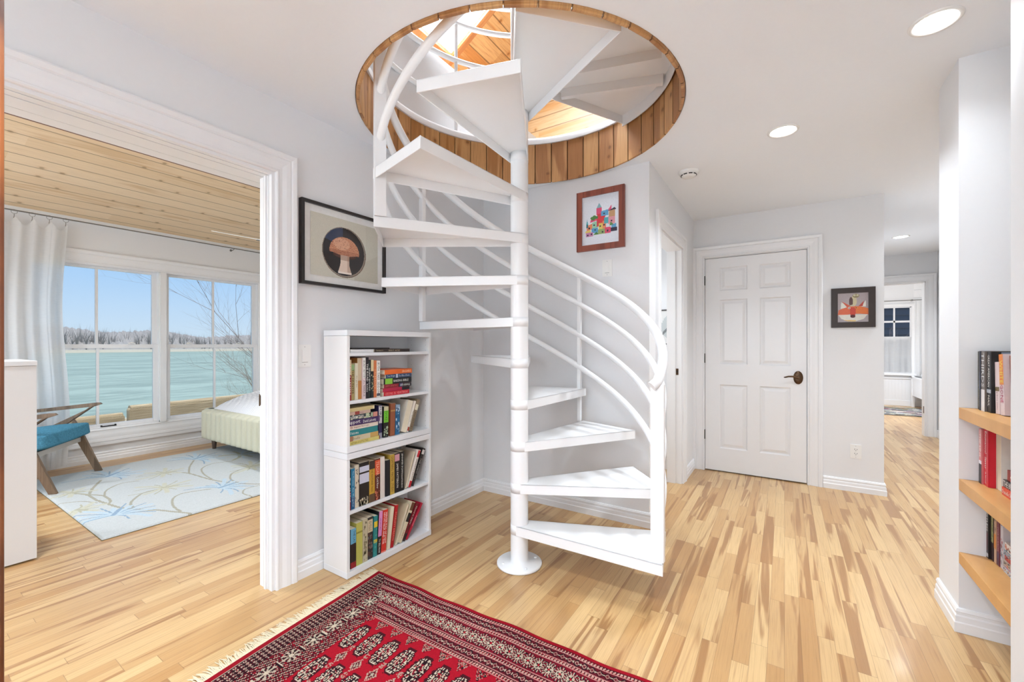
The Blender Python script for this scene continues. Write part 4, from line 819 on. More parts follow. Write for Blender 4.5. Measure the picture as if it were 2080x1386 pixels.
p.ell(.53, .72, .10, .18, S(206, 196, 160)); p.ell(.44, .70, .065, .16, S(96, 70, 66)); p.ell(.60, .90, .11, .07, S(150, 138, 104)); p.ell(.555, .92, .035, .028, S(236, 232, 200)); p.ell(.65, .92, .035, .028, S(236, 232, 200)); p.ell(.555, .92, .014, .013, DKc); p.ell(.65, .92, .014, .013, DKc); p.poly([(.42, .54), (.56, .54), (.5, .60), (.4, .58)], S(200, 190, 160))
p.noise(.22, 8)
picture('dark brown square frame with a fox and owl painting, right of the white closet door', lambda a, d, z: (.33+a, 4.46-d, 1.350+z), .286, .327, .044, .02, BROWNF, p)
# small pictures glimpsed in the bathroom and along the hall
p = Paint(20, 30, S(226, 226, 224)); p.ell(.5, .5, .35, .35, S(190, 196, 196)); p.line([(.2, .3), (.8, .7)], .03, S(120, 124, 126))
picture('white and black framed picture seen through the bathroom opening', lambda a, d, z: (-1.12+a, 4.56-d, 1.21+z), .25, .36, .010, .02, BLACKF, p)
p = Paint(10, 20, S(120, 110, 100)); picture('thin dark framed picture seen edge-on at the far right of the hall', lambda a, d, z: (1.68-d, 6.93+a, 1.44+z), .28, .27, .012, .03, BLACKF, p)
def switch(label, P, w=.07, h=.117):
    def bx(mb, a0, z0, a1, z1, d0, d1, bev=.0015):
        pts = [P(a, dd, z) for dd in (d0, d1) for (a, z) in ((a0, z0), (a1, z0), (a1, z1), (a0, z1))]; v = [mb.bm.verts.new(q) for q in pts]
        fs = [mb.bm.faces.new([v[i] for i in f]) for f in ((3,2,1,0),(4,5,6,7),(0,1,5,4),(1,2,6,5),(2,3,7,6),(3,0,4,7))]
        if bev: bmesh.ops.bevel(mb.bm, geom=list({e for f in fs for e in f.edges}), offset=bev, segments=2, affect='EDGES', clamp_overlap=True)
    mb = MB(); bx(mb, 0, 0, w, h, 0, .006); o = mb.build('light_switch' if 'switch' in label else 'wall_outlet', PLASTIC); tag(o, label, 'light switch' if 'switch' in label else 'outlet')
    if 'switch' in label:
        mb = MB(); bx(mb, w/2-.019, h/2-.036, w/2+.019, h/2+.036, .0055, .0068, .0005); mb.build('rocker_frame', PLASTIC, o)
        mb = MB(); bx(mb, w/2-.0155, h/2-.032, w/2+.0155, h/2+.032, .006, .0105, .002); mb.build('rocker', PLASTIC, o)
        mb = MB(); bx(mb, w/2-.0155, h/2-.0345, w/2+.0155, h/2-.032, .006, .0085, 0); mb.build('rocker_gap', PLASTG, o)
    else:
        mb = MB(); bx(mb, w/2-.0175, h/2-.034, w/2+.0175, h/2+.034, .0055, .008, .001); mb.build('receptacle', PLASTIC, o)
        for zc in (h/2+.017, h/2-.017):
            mb = MB(); bx(mb, w/2-.009, zc-.003, w/2-.006, zc+.006, .0078, .0083, 0); bx(mb, w/2+.006, zc-.003, w/2+.009, zc+.005, .0078, .0083, 0); bx(mb, w/2-.0025, zc-.011, w/2+.0025, zc-.007, .0078, .0083, 0); mb.build('socket_slot', DARK, o)
    for z in (.012, h-.012):
        mb = MB(); bx(mb, w/2-.002, z-.002, w/2+.002, z+.002, .0058, .0066, 0); mb.build('screw', PLASTG, o)
switch('white rocker light switch between the wide opening and the bookcase', lambda a, d, z: (-2.11+d, 1.243+a, 1.092+z))
switch('white rocker light switch under the hillside houses print', lambda a, d, z: (-1.072+a, 2.845-d, 1.683+z))
switch('small white rocker light switch at the far right of the hall', lambda a, d, z: (1.68-d, 7.29+a, 1.09+z))
switch('white wall outlet low on the wall under the fox painting', lambda a, d, z: (.456+a, 4.46-d, .273+z), .074, .115)
# ---------------------------------------------------------------- ceiling lights and smoke alarm
def can(label, x, y, z=CH, r=.078, w=None, light=True):
    o = thing('ceiling_light', label, 'ceiling light', (x, y, z), 0, 'round recessed ceiling lights')
    t = MB(); t.lathe([(r-.016, .002), (r-.014, -.005), (r-.004, -.006), (r, -.001), (r, .001)], 40); t.build('trim_ring', PLASTIC, o)
    b = MB(); b.lathe([(r-.016, -.001), (r-.018, .001), (r-.02, -.0015)], 40); b.build('reflector', PLASTIC, o, recalc=False)
    g = MB(); g.lathe([(r-.017, -.0022), (r*.45, -.0042), (0, -.005)], 32); g.build('bulb', BULB, o)
    if light:
        d = bpy.data.lights.new('can_lamp', 'AREA'); d.shape = 'DISK'; d.size = r*1.6; d.energy = w or CAN_W; d.color = (.85, .925, 1); d.spread = R(130)
        l = bpy.data.objects.new('can_lamp', d); COL.objects.link(l); l.parent = o; l.location = (0, 0, -.012)
can('recessed ceiling light at the upper right, nearest the wall niche', .476, 2.195, w=1.7)
can('recessed ceiling light midway along the ceiling, right of the staircase', -.006, 2.852)
can('recessed ceiling light far down the hall, above the bedroom doorway', 1.10, 6.37)
can('added unseen recessed ceiling light over the rug, behind the viewpoint', -.9, -.4, w=10)  # out-of-view lamp added to brighten the main room
can('added unseen recessed ceiling light near the rear window', -.9, -1.7)  # second unseen lamp, added behind the camera for brightness
can('added unseen recessed ceiling light over the wide opening', -.55, .45, w=16)  # unseen added lamp, strengthened for railing shadows on the back wall
for cx_, cy_, ds_ in ((-3.3, .4, 'added unseen light in the pine ceiling above the white cabinet'), (-3.4, 2.6, 'added unseen light in the pine ceiling above the bed'), (-4.9, -.4, 'added unseen light in the pine ceiling near the side wall')): can(ds_, cx_, cy_, 2.47+.2*(cx_+5.95)-.016, w=17)  # out-of-view lamps added to brighten the bedroom
can('added unseen ceiling light in the bathroom', -1.4, 3.8, CH-.02, w=6)  # out-of-view lamp added to light the bathroom
can('added unseen ceiling light in the far bedroom', 1.9, 9.3, CH, w=20)  # lamp added out of view to brighten the far bedroom
can('added unseen recessed ceiling light in the hall, past the closet wall', 1.2, 4.4, CH, w=14)  # lamp hidden behind the pier, added to light the hall
sm = thing('smoke_alarm', 'round white smoke alarm on the ceiling near the hall', 'smoke alarm', (-.564, 3.169, CH))
b = MB(); b.lathe([(.066, 0), (.067, -.006), (.062, -.018), (.050, -.022), (.048, -.030), (.040, -.038), (.022, -.042), (0, -.042)], 40); b.build('alarm_body', PLASTIC, sm)
b = MB()
for k in range(9):
    a = 2*PI*k/9
    b.tube([(.0495*math.cos(a+s*.5), .0495*math.sin(a+s*.5), -.0265) for s in (0, .33, .66, 1)], .0035, 6)
b.build('vent_slot', DARK, sm)
# ---------------------------------------------------------------- rustic timber post at the left edge
pm = MB().box((-1.24, .02, 0), (-1.16, .1469, 2.419), .004).build('timber_post', RUST); tag(pm, 'rustic brown stained timber post at the far left edge', 'timber post')
# ---------------------------------------------------------------- red patterned rug
def rug():
    O = np.array([-1.819, 1.515]); U = np.array([.99976, .02193]); V = np.array([.0839, -.99647]); LU, LV = 1.55, 2.2
    cell = .0042; nx, ny = int(LU/cell), int(LV/cell)
    red, deep, blk, crm, pnk = [np.array(S(*c)[:3]) for c in ((146, 14, 30), (108, 14, 30), (32, 15, 20), (184, 168, 148), (168, 112, 108))]
    p = Paint(nx, ny, S(146, 14, 30)); u = p.u*LU; v = (1-p.v)*LV; rs = np.random.RandomState(4); rnd = rs.rand(*u.shape)
    us = np.minimum(u, 1e9); vv = np.minimum(v, LV-v)
    p.put(np.ones_like(u, bool), tuple(red))
    fld = (us > .262) & (vv > .283)
    bord = ~fld
    p.put(bord, tuple(deep), .35)
    side = (vv < .283) & (us > .05+vv*.8)          # bands along the long side
    end = bord & ~side
    def within(x, a, b): return (x >= a) & (x < b)
    def bead(x, a, b, t):
        m = side & within(x, a, b); p.put(m, tuple(blk), .8); c = (a+b)/2
        p.put(side & ((np.abs(x-a) < .0022) | (np.abs(x-b) < .0022)), tuple(pnk)); ph = ((t+.3*x) % .0125)/.0125
        p.put(side & (np.abs(x-c) < (b-a)*.27) & (ph < .5), tuple(pnk*.6+crm*.4)); p.put(side & (np.abs(x-c) < (b-a)*.27) & (ph >= .5) & (ph < .62), tuple(red))
    def lattice(x, a, b, t):
        w = b-a; m = side & within(x, a, b); p.put(m, tuple(deep*.6+blk*.4)); f = (x-a)/w; q = (t % .03)/.03
        d1 = np.abs(((f+q) % 1)-.5); d2 = np.abs(((f-q) % 1)-.5)
        p.put(m & ((d1 < .09) | (d2 < .09)), tuple(blk)); 
        dd = np.abs(f-.5)+np.abs(q-.5); p.put(m & (np.abs(dd-.27) < .07), tuple(pnk*.5+crm*.3)); 
        q2 = ((t+.015) % .03)/.03; dd = np.abs(f-.5)+np.abs(q2-.5); p.put(m & (dd < .16), tuple(crm*.75))
    bead(vv, .020, .042, u); lattice(vv, .044, .079, u); bead(vv, .081, .101, u)
    bead(vv, .193, .214, u); lattice(vv, .216, .253, u); bead(vv, .255, .277, u)
    sb_ = side & within(vv, .103, .191); p.put(sb_, tuple(deep))
    uc = ((u-.615) % .0435)-.02175; vc = vv-.146; r = np.hypot(uc*1.25, vc); th = np.arctan2(vc, uc*1.25)
    p.put(sb_ & (r < .040) & (np.cos(th*14) > .0), tuple(blk)); p.put(sb_ & (r < .036) & (np.cos(th*14+1.2) > .45), tuple(crm*.75))
    p.put(sb_ & (r < .019), tuple(crm*.85)); p.put(sb_ & (r < .015) & (np.sin(th*4) > .3), tuple(blk)); p.put(sb_ & (r < .006), tuple(red))
    # end border : dense small knots, then large stars
    de = end & (us > .03); p.put(de, tuple(blk*.6+deep*.4))
    zz = (np.floor(u/.0085)+np.floor(v/.0095)) % 2; gx = (u % .017)/.017; gy = (v % .019)/.019
    dm = np.abs(gx-.5)+np.abs(gy-.5)
    p.put(de & (np.abs(dm-.30) < .11), tuple(crm*.7+pnk*.1)); p.put(de & (dm < .12), tuple(red*.9)); p.put(de & (dm > .62), tuple(blk))
    p.put(de & within(us, .03, .034), tuple(crm*.7)); p.put(de & (np.abs(us-.095) < .0025), tuple(blk))
    m2 = de & (us > .1); p.put(m2, tuple(deep*.55+blk*.35)); hz = ((u*1.0+v*.55) % .014)/.014; p.put(m2 & (hz < .3) & (rnd > .25), tuple(crm*.8)); p.put(m2 & (hz > .62) & (rnd > .35), tuple(blk)); p.put(m2 & (rnd > .90), tuple(red))
    vc = ((v-.455) % .098)-.049; uc = us-.168; r = np.hypot(vc, uc*1.15); th = np.arctan2(uc, vc)
    p.put(m2 & (r < .036) & (np.cos(th*8) > -.2), tuple(crm*.8)); p.put(m2 & (r < .030) & (np.cos(th*8) < .1) & (rnd > .2), tuple(blk)); p.put(m2 & (r < .010), tuple(crm))
    vk = ((v-.463+.0) % .098)-.049; vk = ((v-.406) % .098)-.049; p.put(m2 & (np.abs(vk-.0) < .003) & (np.abs(us-.17) < .020), tuple(crm)); p.put(m2 & (np.abs(vk-.006) < .004) & (np.abs(us-.175) < .018), tuple(blk))
    p.put(us < .030, tuple(red*.85+deep*.1)); p.put(vv < .019, tuple(red*.9))
    # field medallions
    F = fld; p.put(F, tuple(red))
    ku = np.round((u-.298)/.0872); mu = u-.298-ku*.0872; kv = np.round((v-.403)/.199); mv = v-.403-kv*.199
    def oct_(a, b, sc=1): return np.maximum(np.maximum(np.abs(mu)/(a*sc), np.abs(mv)/(b*sc)), (np.abs(mu)/(a*sc)+np.abs(mv)/(b*sc))/1.45)
    o = oct_(.031, .067)+.05*np.sign(np.sin(mv*300))*(np.abs(mu) > .015)
    okr = F & (v > .33) & (v < LV-.33) & (u > .27)
    p.put(okr & (o < 1.10), tuple(blk*.8+deep*.2)); p.put(okr & (o < .93), tuple(crm*.9)); 
    st = (np.sin(mu*520+np.abs(mv)*120) > .25) | (np.sin(np.abs(mv)*430) > .72)
    p.put(okr & (o < .90) & (o > .42) & st, tuple(blk)); p.put(okr & (o < .90) & (np.abs(mu) < .0022), tuple(blk)); p.put(okr & (o < .9) & (np.abs(mv) < .0022), tuple(crm))
    dg = (mu*mv > 0); p.put(okr & (o < .46), tuple(deep)); p.put(okr & (o < .42) & dg, tuple(blk)); p.put(okr & (o < .44) & (o > .36), tuple(crm*.8)); p.put(okr & (o < .18), tuple(crm*.8)); p.put(okr & (o < .1), tuple(blk)); p.put(okr & (o < .75) & (rnd > .93), tuple(red))
    # minor motifs
    ku = np.round((u-.341)/.0872); nu = u-.341-ku*.0872; kv = np.round((v-.505)/.199); nv = v-.505-kv*.199
    d = np.abs(nu)/.022+np.abs(nv)/.036; ok2 = F & (v > .42) & (u > .29)
    p.put(ok2 & (d < 1) & (np.sin(nu*600)*np.sin(nv*500) > -.2), tuple(crm*.62+red*.2)); p.put(ok2 & (d < .62), tuple(blk*.6+deep*.4)); p.put(ok2 & (d < .4) & (rnd > .4), tuple(crm*.7))
    arm = ok2 & (np.abs(nu) < .009) & (np.abs(nv) > .036) & (np.abs(nv) < .068) & (rnd > .35); p.put(arm, tuple(crm*.5+red*.3))
    # stepped triangles along the field edge
    tv = vv-.283; tri = F & (tv < .045) & (np.abs(nu) < .030-tv*.62); p.put(tri & (rnd > .3), tuple(crm*.45+deep*.4)); p.put(tri & (rnd > .72), tuple(blk))
    tu = us-.262; q = np.abs(mv) > .05
    p.noise(.16, 6)
    def P(a, b):
        uu = a*LU; w = (1-b)*LV; wob = .004*np.sin(uu*9)+.003*np.sin(uu*23+1); wob2 = .003*np.sin(w*8)
        edge = np.minimum(np.minimum(a, 1-a)*LU, np.minimum(b, 1-b)*LV); x = O[0]+U[0]*uu+V[0]*w+wob2; y = O[1]+U[1]*uu+V[1]*w+wob*np.clip(1-w*3, 0, 1)
        return np.stack([x, y, .003+.005*np.clip(edge/.006, 0, 1)], 1)
    r_ = p.mesh('patterned_rug', P, vcmat('wool_pile', .9, .1, .35, 500)); tag(r_, 'red hand-knotted rug with medallions and cream fringe on the hardwood floor', 'rug')
    fb = MB(); rr = random.Random(2); n = 760
    for k in range(n):
        w = k/n*LV; b0 = O+V*w; x0, y0 = b0[0]+.003*math.sin(w*8)+.004, b0[1]
        L_ = rr.uniform(.042, .072); sw = rr.uniform(-.022, .012)+.008*math.sin(w*20); pts = []
        for j in range(4):
            t = j/3; pts.append((x0-L_*t, y0+sw*t*t, .0045-.002*t+.003*math.sin(t*PI)*rr.random()))
        fb.tube(pts, [.0022, .0021, .0019, .001], 4)
    fo = fb.build('fringe', plain('cream_fringe', S(222, 208, 178), .9, .1, .1, 80)); fo.parent = r_; fo['kind'] = 'stuff'; tag(fo, 'cream knotted fringe', None)
rug()
# ---------------------------------------------------------------- bedroom rug with flowers
def brug():
    X0, X1, Y0, Y1 = -5.57, -3.535, .835, 3.6; p = Paint(330, 450, S(188, 192, 192)); W, H = X1-X0, Y1-Y0
    # u runs along x from the window side to the near side, v along y
    def PT(x, y): return ((x-X0)/W, (y-Y0)/H)
    def curve(pts, w, c):
        out = []
        n = len(pts)
        for i in range(n-1):
            p0, p1, p2, p3 = pts[max(i-1, 0)], pts[i], pts[i+1], pts[min(i+2, n-1)]
            for k in range(8):
                t = k/8; out.append(tuple(.5*((2*p1[j])+(-p0[j]+p2[j])*t+(2*p0[j]-5*p1[j]+4*p2[j]-p3[j])*t*t+(-p0[j]+3*p1[j]-3*p2[j]+p3[j])*t**3) for j in (0, 1)))
        out.append(pts[-1])
        xx = X0+p.u*W; yy = Y0+p.v*H
        for (a, b), (c2, d) in zip(out, out[1:]):
            dx, dy = c2-a, d-b; L = dx*dx+dy*dy+1e-9; t = np.clip(((xx-a)*dx+(yy-b)*dy)/L, 0, 1); p.put((xx-a-t*dx)**2+(yy-b-t*dy)**2 < w*w, c)
    stem = S(150, 142, 118); bl1, bl2, ol1, ol2 = S(172, 194, 208), S(110, 144, 176), S(190, 187, 162), S(164, 159, 130)
    def flower(x, y, r, ang, ca, cb_, n=11, spread=2.5):
        rs = random.Random(int(x*100)+int(y*77))
        for k in range(n):
            a = ang+spread*(k/(n-1)-.5); ca_ = ca if k % 2 else cb_; L = r*rs.uniform(.6, 1.1); bend = .5*(k/(n-1)-.5)
            curve([(x, y), (x+L*.5*math.cos(a), y+L*.5*math.sin(a)), (x+L*math.cos(a+bend), y+L*math.sin(a+bend))], .016 if k % 2 else .006, ca_)
        curve([(x, y), (x+.5*r*math.cos(ang), y+.5*r*math.sin(ang))], .014, cb_)
    # stems and blooms, (x, y) on the rug
    for pts, w in (([(-3.5, 2.1), (-3.768, 1.893), (-3.983, 1.786), (-4.249, 1.72), (-4.639, 1.69), (-4.78, 1.64)], .009), ([(-4.647, 1.693), (-4.871, 1.78), (-5.045, 1.869), (-5.12, 1.91)], .008), ([(-4.268, 1.727), (-4.513, 1.758), (-4.721, 1.828), (-4.82, 1.961), (-4.746, 2.1)], .007), ([(-3.948, 1.808), (-4.128, 1.817), (-4.308, 1.911), (-4.378, 2.048)], .008),
        ([(-3.507, 1.307), (-3.681, 1.239), (-3.811, 1.19), (-3.95, 1.114), (-4.091, 1.064), (-4.26, 1.039), (-4.429, 1.018), (-4.627, 1.015), (-4.732, .989), (-4.805, .942)], .010), ([(-4.627, 1.015), (-4.814, 1.078), (-5.051, 1.185)], .010), ([(-4.26, 1.039), (-4.326, 1.069), (-4.504, 1.078), (-4.645, 1.026)], .009), ([(-4.504, 1.078), (-4.674, 1.133), (-4.793, 1.254), (-4.753, 1.356)], .007),
        ([(-3.95, 1.114), (-4.084, 1.124), (-4.187, 1.159), (-4.325, 1.257), (-4.349, 1.342)], .009), ([(-3.63, 1.272), (-3.806, 1.288), (-3.985, 1.349), (-4.057, 1.429), (-4.025, 1.533), (-3.985, 1.60)], .008), ([(-4.361, 1.003), (-4.503, .941), (-4.579, .834)], .006), ([(-3.811, 1.19), (-3.879, 1.107), (-3.903, 1.015)], .006), ([(-3.52, 1.709), (-3.642, 1.695), (-3.747, 1.763), (-3.74, 1.874)], .006),
        ([(-3.6, 3.3), (-4.1, 2.9), (-4.55, 2.75), (-4.85, 2.6)], .008), ([(-4.3, 2.8), (-4.6, 2.95), (-4.75, 3.2)], .008)): curve(pts, w, stem)
    for x, y, r, a, ca, cb_, n, sp in ((-5.143, 1.247, .27, 2.3, bl1, bl2, 17, 3.6), (-4.855, 1.56, .19, 1.2, ol1, ol2, 13, 5.6), (-4.36, 1.40, .21, 1.3, ol1, ol2, 13, 5.2), (-3.96, 1.66, .24, 1.8, bl1, bl2, 17, 3.8), (-3.95, .99, .25, 2.6, bl1, bl2, 17, 4.2), (-5.167, 1.925, .27, 2.0, bl1, bl2, 17, 3.6), (-4.948, 2.266, .23, 1.6, ol2, bl1, 13, 5), (-4.40, 2.10, .22, 1.3, ol1, ol2, 13, 5), (-4.83, .95, .17, 1, ol1, ol2, 11, 5.5), (-4.30, .88, .15, .5, ol1, ol2, 11, 4), (-4.75, 3.2, .24, 1.6, bl1, bl2, 15, 4)): flower(x, y, r, a, ca, cb_, n, sp)
    p.a[:] = p.a*.72+np.array(S(188, 192, 192)[:3])*.28
    p.noise(.10, 3)
    def P(a, b):
        x = X0+a*W; y = Y0+b*H; ed = np.minimum(np.minimum(a, 1-a)*W, np.minimum(b, 1-b)*H); return np.stack([x, y, .003+.013*np.clip(ed/.010, 0, 1)**.6], 1)
    r_ = p.mesh('floral_rug', P, vcmat('cut_pile', .95, .05, .5, 260)); tag(r_, 'pale blue grey rug with blue and olive flowers under the bed and armchair', 'rug')
    MB().box((X0-.002, Y0-.002, .0005), (X1+.002, Y1, .004)).build('rug_backing', plain('rug_backing', S(126, 116, 92), .9), r_)
brug()
# ---------------------------------------------------------------- bed
bed = thing('bed', 'low upholstered bed with channel-tufted pale green base and white striped cover', 'bed', (-4.8, 3.2, .0172))
GREEN = plain('pale_green_velvet', S(208, 206, 184), .75, .25, .05, 90, .15)
def tufted(x0, x1, y, z0, z1, n, axis='x'):
    mb = MB(); w = (x1-x0)/n; NP = 9; NV = 8
    grid = []
    for i in range(n*NP+1):
        f = (i % NP)/NP if i < n*NP else 0; b = math.sin(PI*f)**.45*.034 if f > 0 else 0; col_ = []
        for j in range(NV*2+1):
            t = j/(NV*2); zz = z0+(z1-z0)*t; ed = min(t, 1-t)*(z1-z0); r = min(1, ed/.03); off = b*math.sqrt(max(0, 1-(1-r)**2))+.03*(math.sqrt(max(0, 1-(1-r)**2)))
            a = x0+w*(i/NP); col_.append(mb.bm.verts.new((a, y-off, zz) if axis == 'x' else (y-off, a, zz)))
        grid.append(col_)
    for a, b in zip(grid, grid[1:]):
        for j in range(NV*2): mb.bm.faces.new((a[j], b[j], b[j+1], a[j+1])).smooth = True
    return mb
bx0, bx1, by0, by1, bz0, bz1 = -.775, .80, -1.03, 1.0, .115, .462
t_ = tufted(bx0, bx1, by0+.03, bz0, bz1, 14); t_.box((bx0, by0+.03, bz0), (bx1, by0+.09, bz1)); t_.build('foot_panel', GREEN, bed, recalc=False)
t_ = tufted(by0+.03, by1, bx0+.03, bz0, bz1, 22, 'y'); t_.box((bx0+.03, by0+.03, bz0), (bx0+.09, by1, bz1)); t_.build('side_rail', GREEN, bed, recalc=False)
t_ = MB().box((bx1-.06, by0+.04, bz0), (bx1, by1, bz1), .02); t_.build('side_rail', GREEN, bed)
t_ = MB().box((bx0, by1-.02, bz0), (bx1, by1-.0+.08, 1.1), .03); t_.build('headboard', GREEN, bed)
GW = plain('dark_walnut_leg', S(104, 84, 70), .4, .5, .2, 30)
for x, y in ((bx0+.075, by0+.08), (bx1-.08, by0+.08), (bx0+.075, by1-.08), (bx1-.08, by1-.08)):
    MB().lathe([(0, 0), (.019, 0), (.029, .12), (0, .12)], 16, Matrix.Translation((x, y, 0))).build('leg', GW, bed)
def coverlet():
    mb = MB(); nx, ny = 90, 60; g = []
    for i in range(nx+1):
        row = []
        for j in range(ny+1):
            u, v = i/nx, j/ny; x = bx0+.03+(bx1-bx0-.06)*u; y = by0+.05+(by1-by0-.07)*v
            e = min(u, 1-u)*(bx1-bx0); e2 = v*(by1-by0); h = .215*(1-math.exp(-e/.11))*(1-math.exp(-e2/.14))
            z = bz1-.015+h+.006*math.sin((x*1.0+.12*math.sin(y*5))*170)*min(1, h*12)+.012*math.sin(x*7+y*5)*min(1, h*8)
            row.append(mb.bm.verts.new((x, y, z)))
        g.append(row)
    for i in range(nx):
        for j in range(ny): mb.bm.faces.new((g[i][j], g[i+1][j], g[i+1][j+1], g[i][j+1])).smooth = True
    return mb
def stripes():
    t = NT('striped_cotton'); v, x, y, z = t.obj(); w = t.n('ShaderNodeTexWave', wave_type='BANDS', bands_direction='X'); t.put(w.inputs['Vector'], t.xyz(x, y, 0)); w.inputs['Scale'].default_value = 20; w.inputs['Distortion'].default_value = 1.2; w.inputs['Detail'].default_value = 1
    return t.fin(t.mix(t.ramp(w.outputs['Fac'], .65, .9), S(244, 245, 247), S(200, 203, 210)), .85, .1)
coverlet().build('coverlet', stripes(), bed, recalc=False)
# ---------------------------------------------------------------- armchair
f = Vector((.58, .815, 0)).normalized(); s_ = Vector((.813, -.582, 0)).normalized()
ch = thing('armchair', 'mid-century wooden armchair with blue boucle cushion by the bedroom window', 'armchair', (-5.46, 1.258, .016))
def side(off):
    mb = MB()
    def pl(pts, th=.028):
        mb.prism([s_*(off-th/2)+f*u+Vector((0, 0, z)) for u, z in pts], s_*th, .003)
    return mb, pl
for off in (.0, .675):
    mb, pl = side(off); pl([(.02, .645), (.035, .630), (-.02, .610), (-.56, .565), (-.60, .565), (-.60, .588), (-.02, .645)]); mb.build('armrest', GREYWOOD, ch)
    mb, pl = side(off); pl([(.01, .630), (-.045, .615), (-.28, .41), (-.56, 0), (-.60, 0), (-.34, .44)]); mb.build('rear_leg', GREYWOOD, ch)
    mb, pl = side(off); pl([(.035, 0), (-.015, 0), (-.20, .42), (-.17, .50), (-.13, .43)]); mb.build('front_leg', GREYWOOD, ch)
mb = MB(); mb.prism([s_*.01+f*-.115+Vector((0, 0, .29)), s_*.665+f*-.115+Vector((0, 0, .29)), s_*.665+f*-.115+Vector((0, 0, .33)), s_*.01+f*-.115+Vector((0, 0, .33))], f*-.03); mb.build('seat_rail', plain('pale_wood_rail', S(206, 198, 190), .5), ch)
mb = MB(); mb.prism([s_*.01+f*-.55+Vector((0, 0, .23)), s_*.665+f*-.55+Vector((0, 0, .23)), s_*.665+f*-.55+Vector((0, 0, .27)), s_*.01+f*-.55+Vector((0, 0, .27))], f*-.03); mb.build('seat_rail', GREYWOOD, ch)
BLUE = plain('blue_boucle', S(84, 146, 174), .95, .1, .6, 110, 1)
def cushion(nm, M, w, d, h):
    mb = MB(); mb.box((0, 0, 0), (w, d, h)); bmesh.ops.subdivide_edges(mb.bm, edges=mb.bm.edges[:], cuts=5, use_grid_fill=True)
    for v in mb.bm.verts:
        x, y = v.co.x/w*2-1, v.co.y/d*2-1; k = 1-.10*(x**4); k2 = .30*(1-x*x)*(1-y*y)
        v.co.z = h/2+(v.co.z-h/2)*(1+k2-.28*max(abs(x), abs(y))**4)
        ch_ = abs(math.sin(v.co.x/w*PI*3)); 
    bmesh.ops.transform(mb.bm, matrix=M, verts=mb.bm.verts[:]); o = mb.build(nm, BLUE, ch); sub(o, 2); return o
Ms = Matrix((s_.to_4d(), f.to_4d(), Vector((0, 0, 1, 0)), Vector((0, 0, 0, 1)))).transposed()
def frame4(org, ax, ay, az): 
    m = Matrix.Identity(4)
    for i, a in enumerate((ax, ay, az)):
        for j in range(3): m[j][i] = a[j]
    for j in range(3): m[j][3] = org[j]
    return m
sa = Vector((f.x, f.y, .13)).normalized()
cushion('seat_cushion', frame4(s_*.0-f*.66+Vector((0, 0, .262)), s_, sa, s_.cross(sa).normalized()), .69, .64, .15)
ba = Vector((-f.x*.38, -f.y*.38, 1)).normalized()
cushion('back_cushion', frame4(s_*.03-f*.52+Vector((0, 0, .38)), s_, ba, s_.cross(ba).normalized()), .62, .46, .11)
# ---------------------------------------------------------------- white dresser
dr = thing('dresser', 'tall plain white cabinet just inside the bedroom at the left edge', 'dresser', (-3.76, .2, 0))
MB().box((-.21, -.38, .01), (.222, .365, 1.09), .002).build('cabinet_body', LAMI, dr); MB().box((-.22, -.39, 1.091), (.225, .367, 1.118), .002).build('cabinet_top', LAMI, dr)
for k in range(4): 
    o = MB().box((-.19, -.393, .05+k*.26), (.20, -.381, .05+k*.26+.25), .002).build('drawer', LAMI, dr); MB().tube([(-.05, -.393, .18+k*.26), (-.05, -.415, .18+k*.26), (.05, -.415, .18+k*.26), (.05, -.393, .18+k*.26)], .005, 8).build('drawer_handle', CHROME, o)
# ---------------------------------------------------------------- curtain and rod
rod = thing('curtain_rod', 'thin metal curtain rod above the bedroom windows', 'curtain rod', (-5.86, 2.0, 2.425))
MB().tube([(0, -1.9, 0), (0, 1.9, 0)], .006, 10).build('rod', CHROME, rod)
for y in (.62, -1.5): 
    b = MB(); b.tube([(-.088, y, -.015), (-.03, y, -.018), (0, y, -.008)], .004, 8); b.lathe([(0, 0), (.014, 0), (.014, .004), (0, .004)], 12, Matrix.Translation((-.0885, y, -.015))@Matrix.Rotation(R(90), 4, 'Y')); b.build('rod_bracket', CHROME, rod)
def drape(nm, label, P, z0, z1, n, w, amp, folds, parent=None, pinch=()):
    mb = MB(); NZ = 40; g = []; rr = random.Random(5)
    ph = [rr.uniform(-.7, .7) for _ in range(folds+2)]
    for i in range(n+1):
        u = i/n; row = []
        for j in range(NZ+1):
            t = j/NZ; z = z1+(z0-z1)*t
            a = amp*(.45+.55*t)*math.sin(u*folds*2*PI+ph[int(u*folds)]*.3+.5*math.sin(t*2.5))+amp*.35*math.sin(u*folds*4.3+t*3)
            sag = 0
            if pinch: sag = -.07*math.sin(PI*min(1, abs(((u*pinch) % 1)-0)))**1.0*max(0, 1-t*12)
            row.append(mb.bm.verts.new(P(u*w*(1-.0*t), a, z+sag)))
        g.append(row)
    for i in range(n):
        for j in range(NZ): mb.bm.faces.new((g[i][j], g[i+1][j], g[i+1][j+1], g[i][j+1])).smooth = True
    o = mb.build(nm, SHEER, parent, recalc=False)
    if label: tag(o, label, 'curtain')
    return o
cu = drape('curtain', 'sheer white curtain gathered beside the left bedroom window', lambda a, d, z: (-5.865+d, .36+a*(1+.03*math.sin(z*3)), z), .03, 2.375, 160, .765, .035, 7, pinch=7)
for k in range(8):
    y = .36+.765*k/7; b = MB(); c0 = (-5.86, y, 2.412)
    b.tube([(c0[0]+.002, y+.019*math.cos(2*PI*j/14), 2.412+.019*math.sin(2*PI*j/14)) for j in range(15)], .0016, 6); b.tube([(c0[0], y, 2.393), (c0[0], y, 2.372), (c0[0]+.003, y-.004, 2.355)], .0022, 6)
    tag(b.build('curtain_ring', CHROME, cu), None, None)
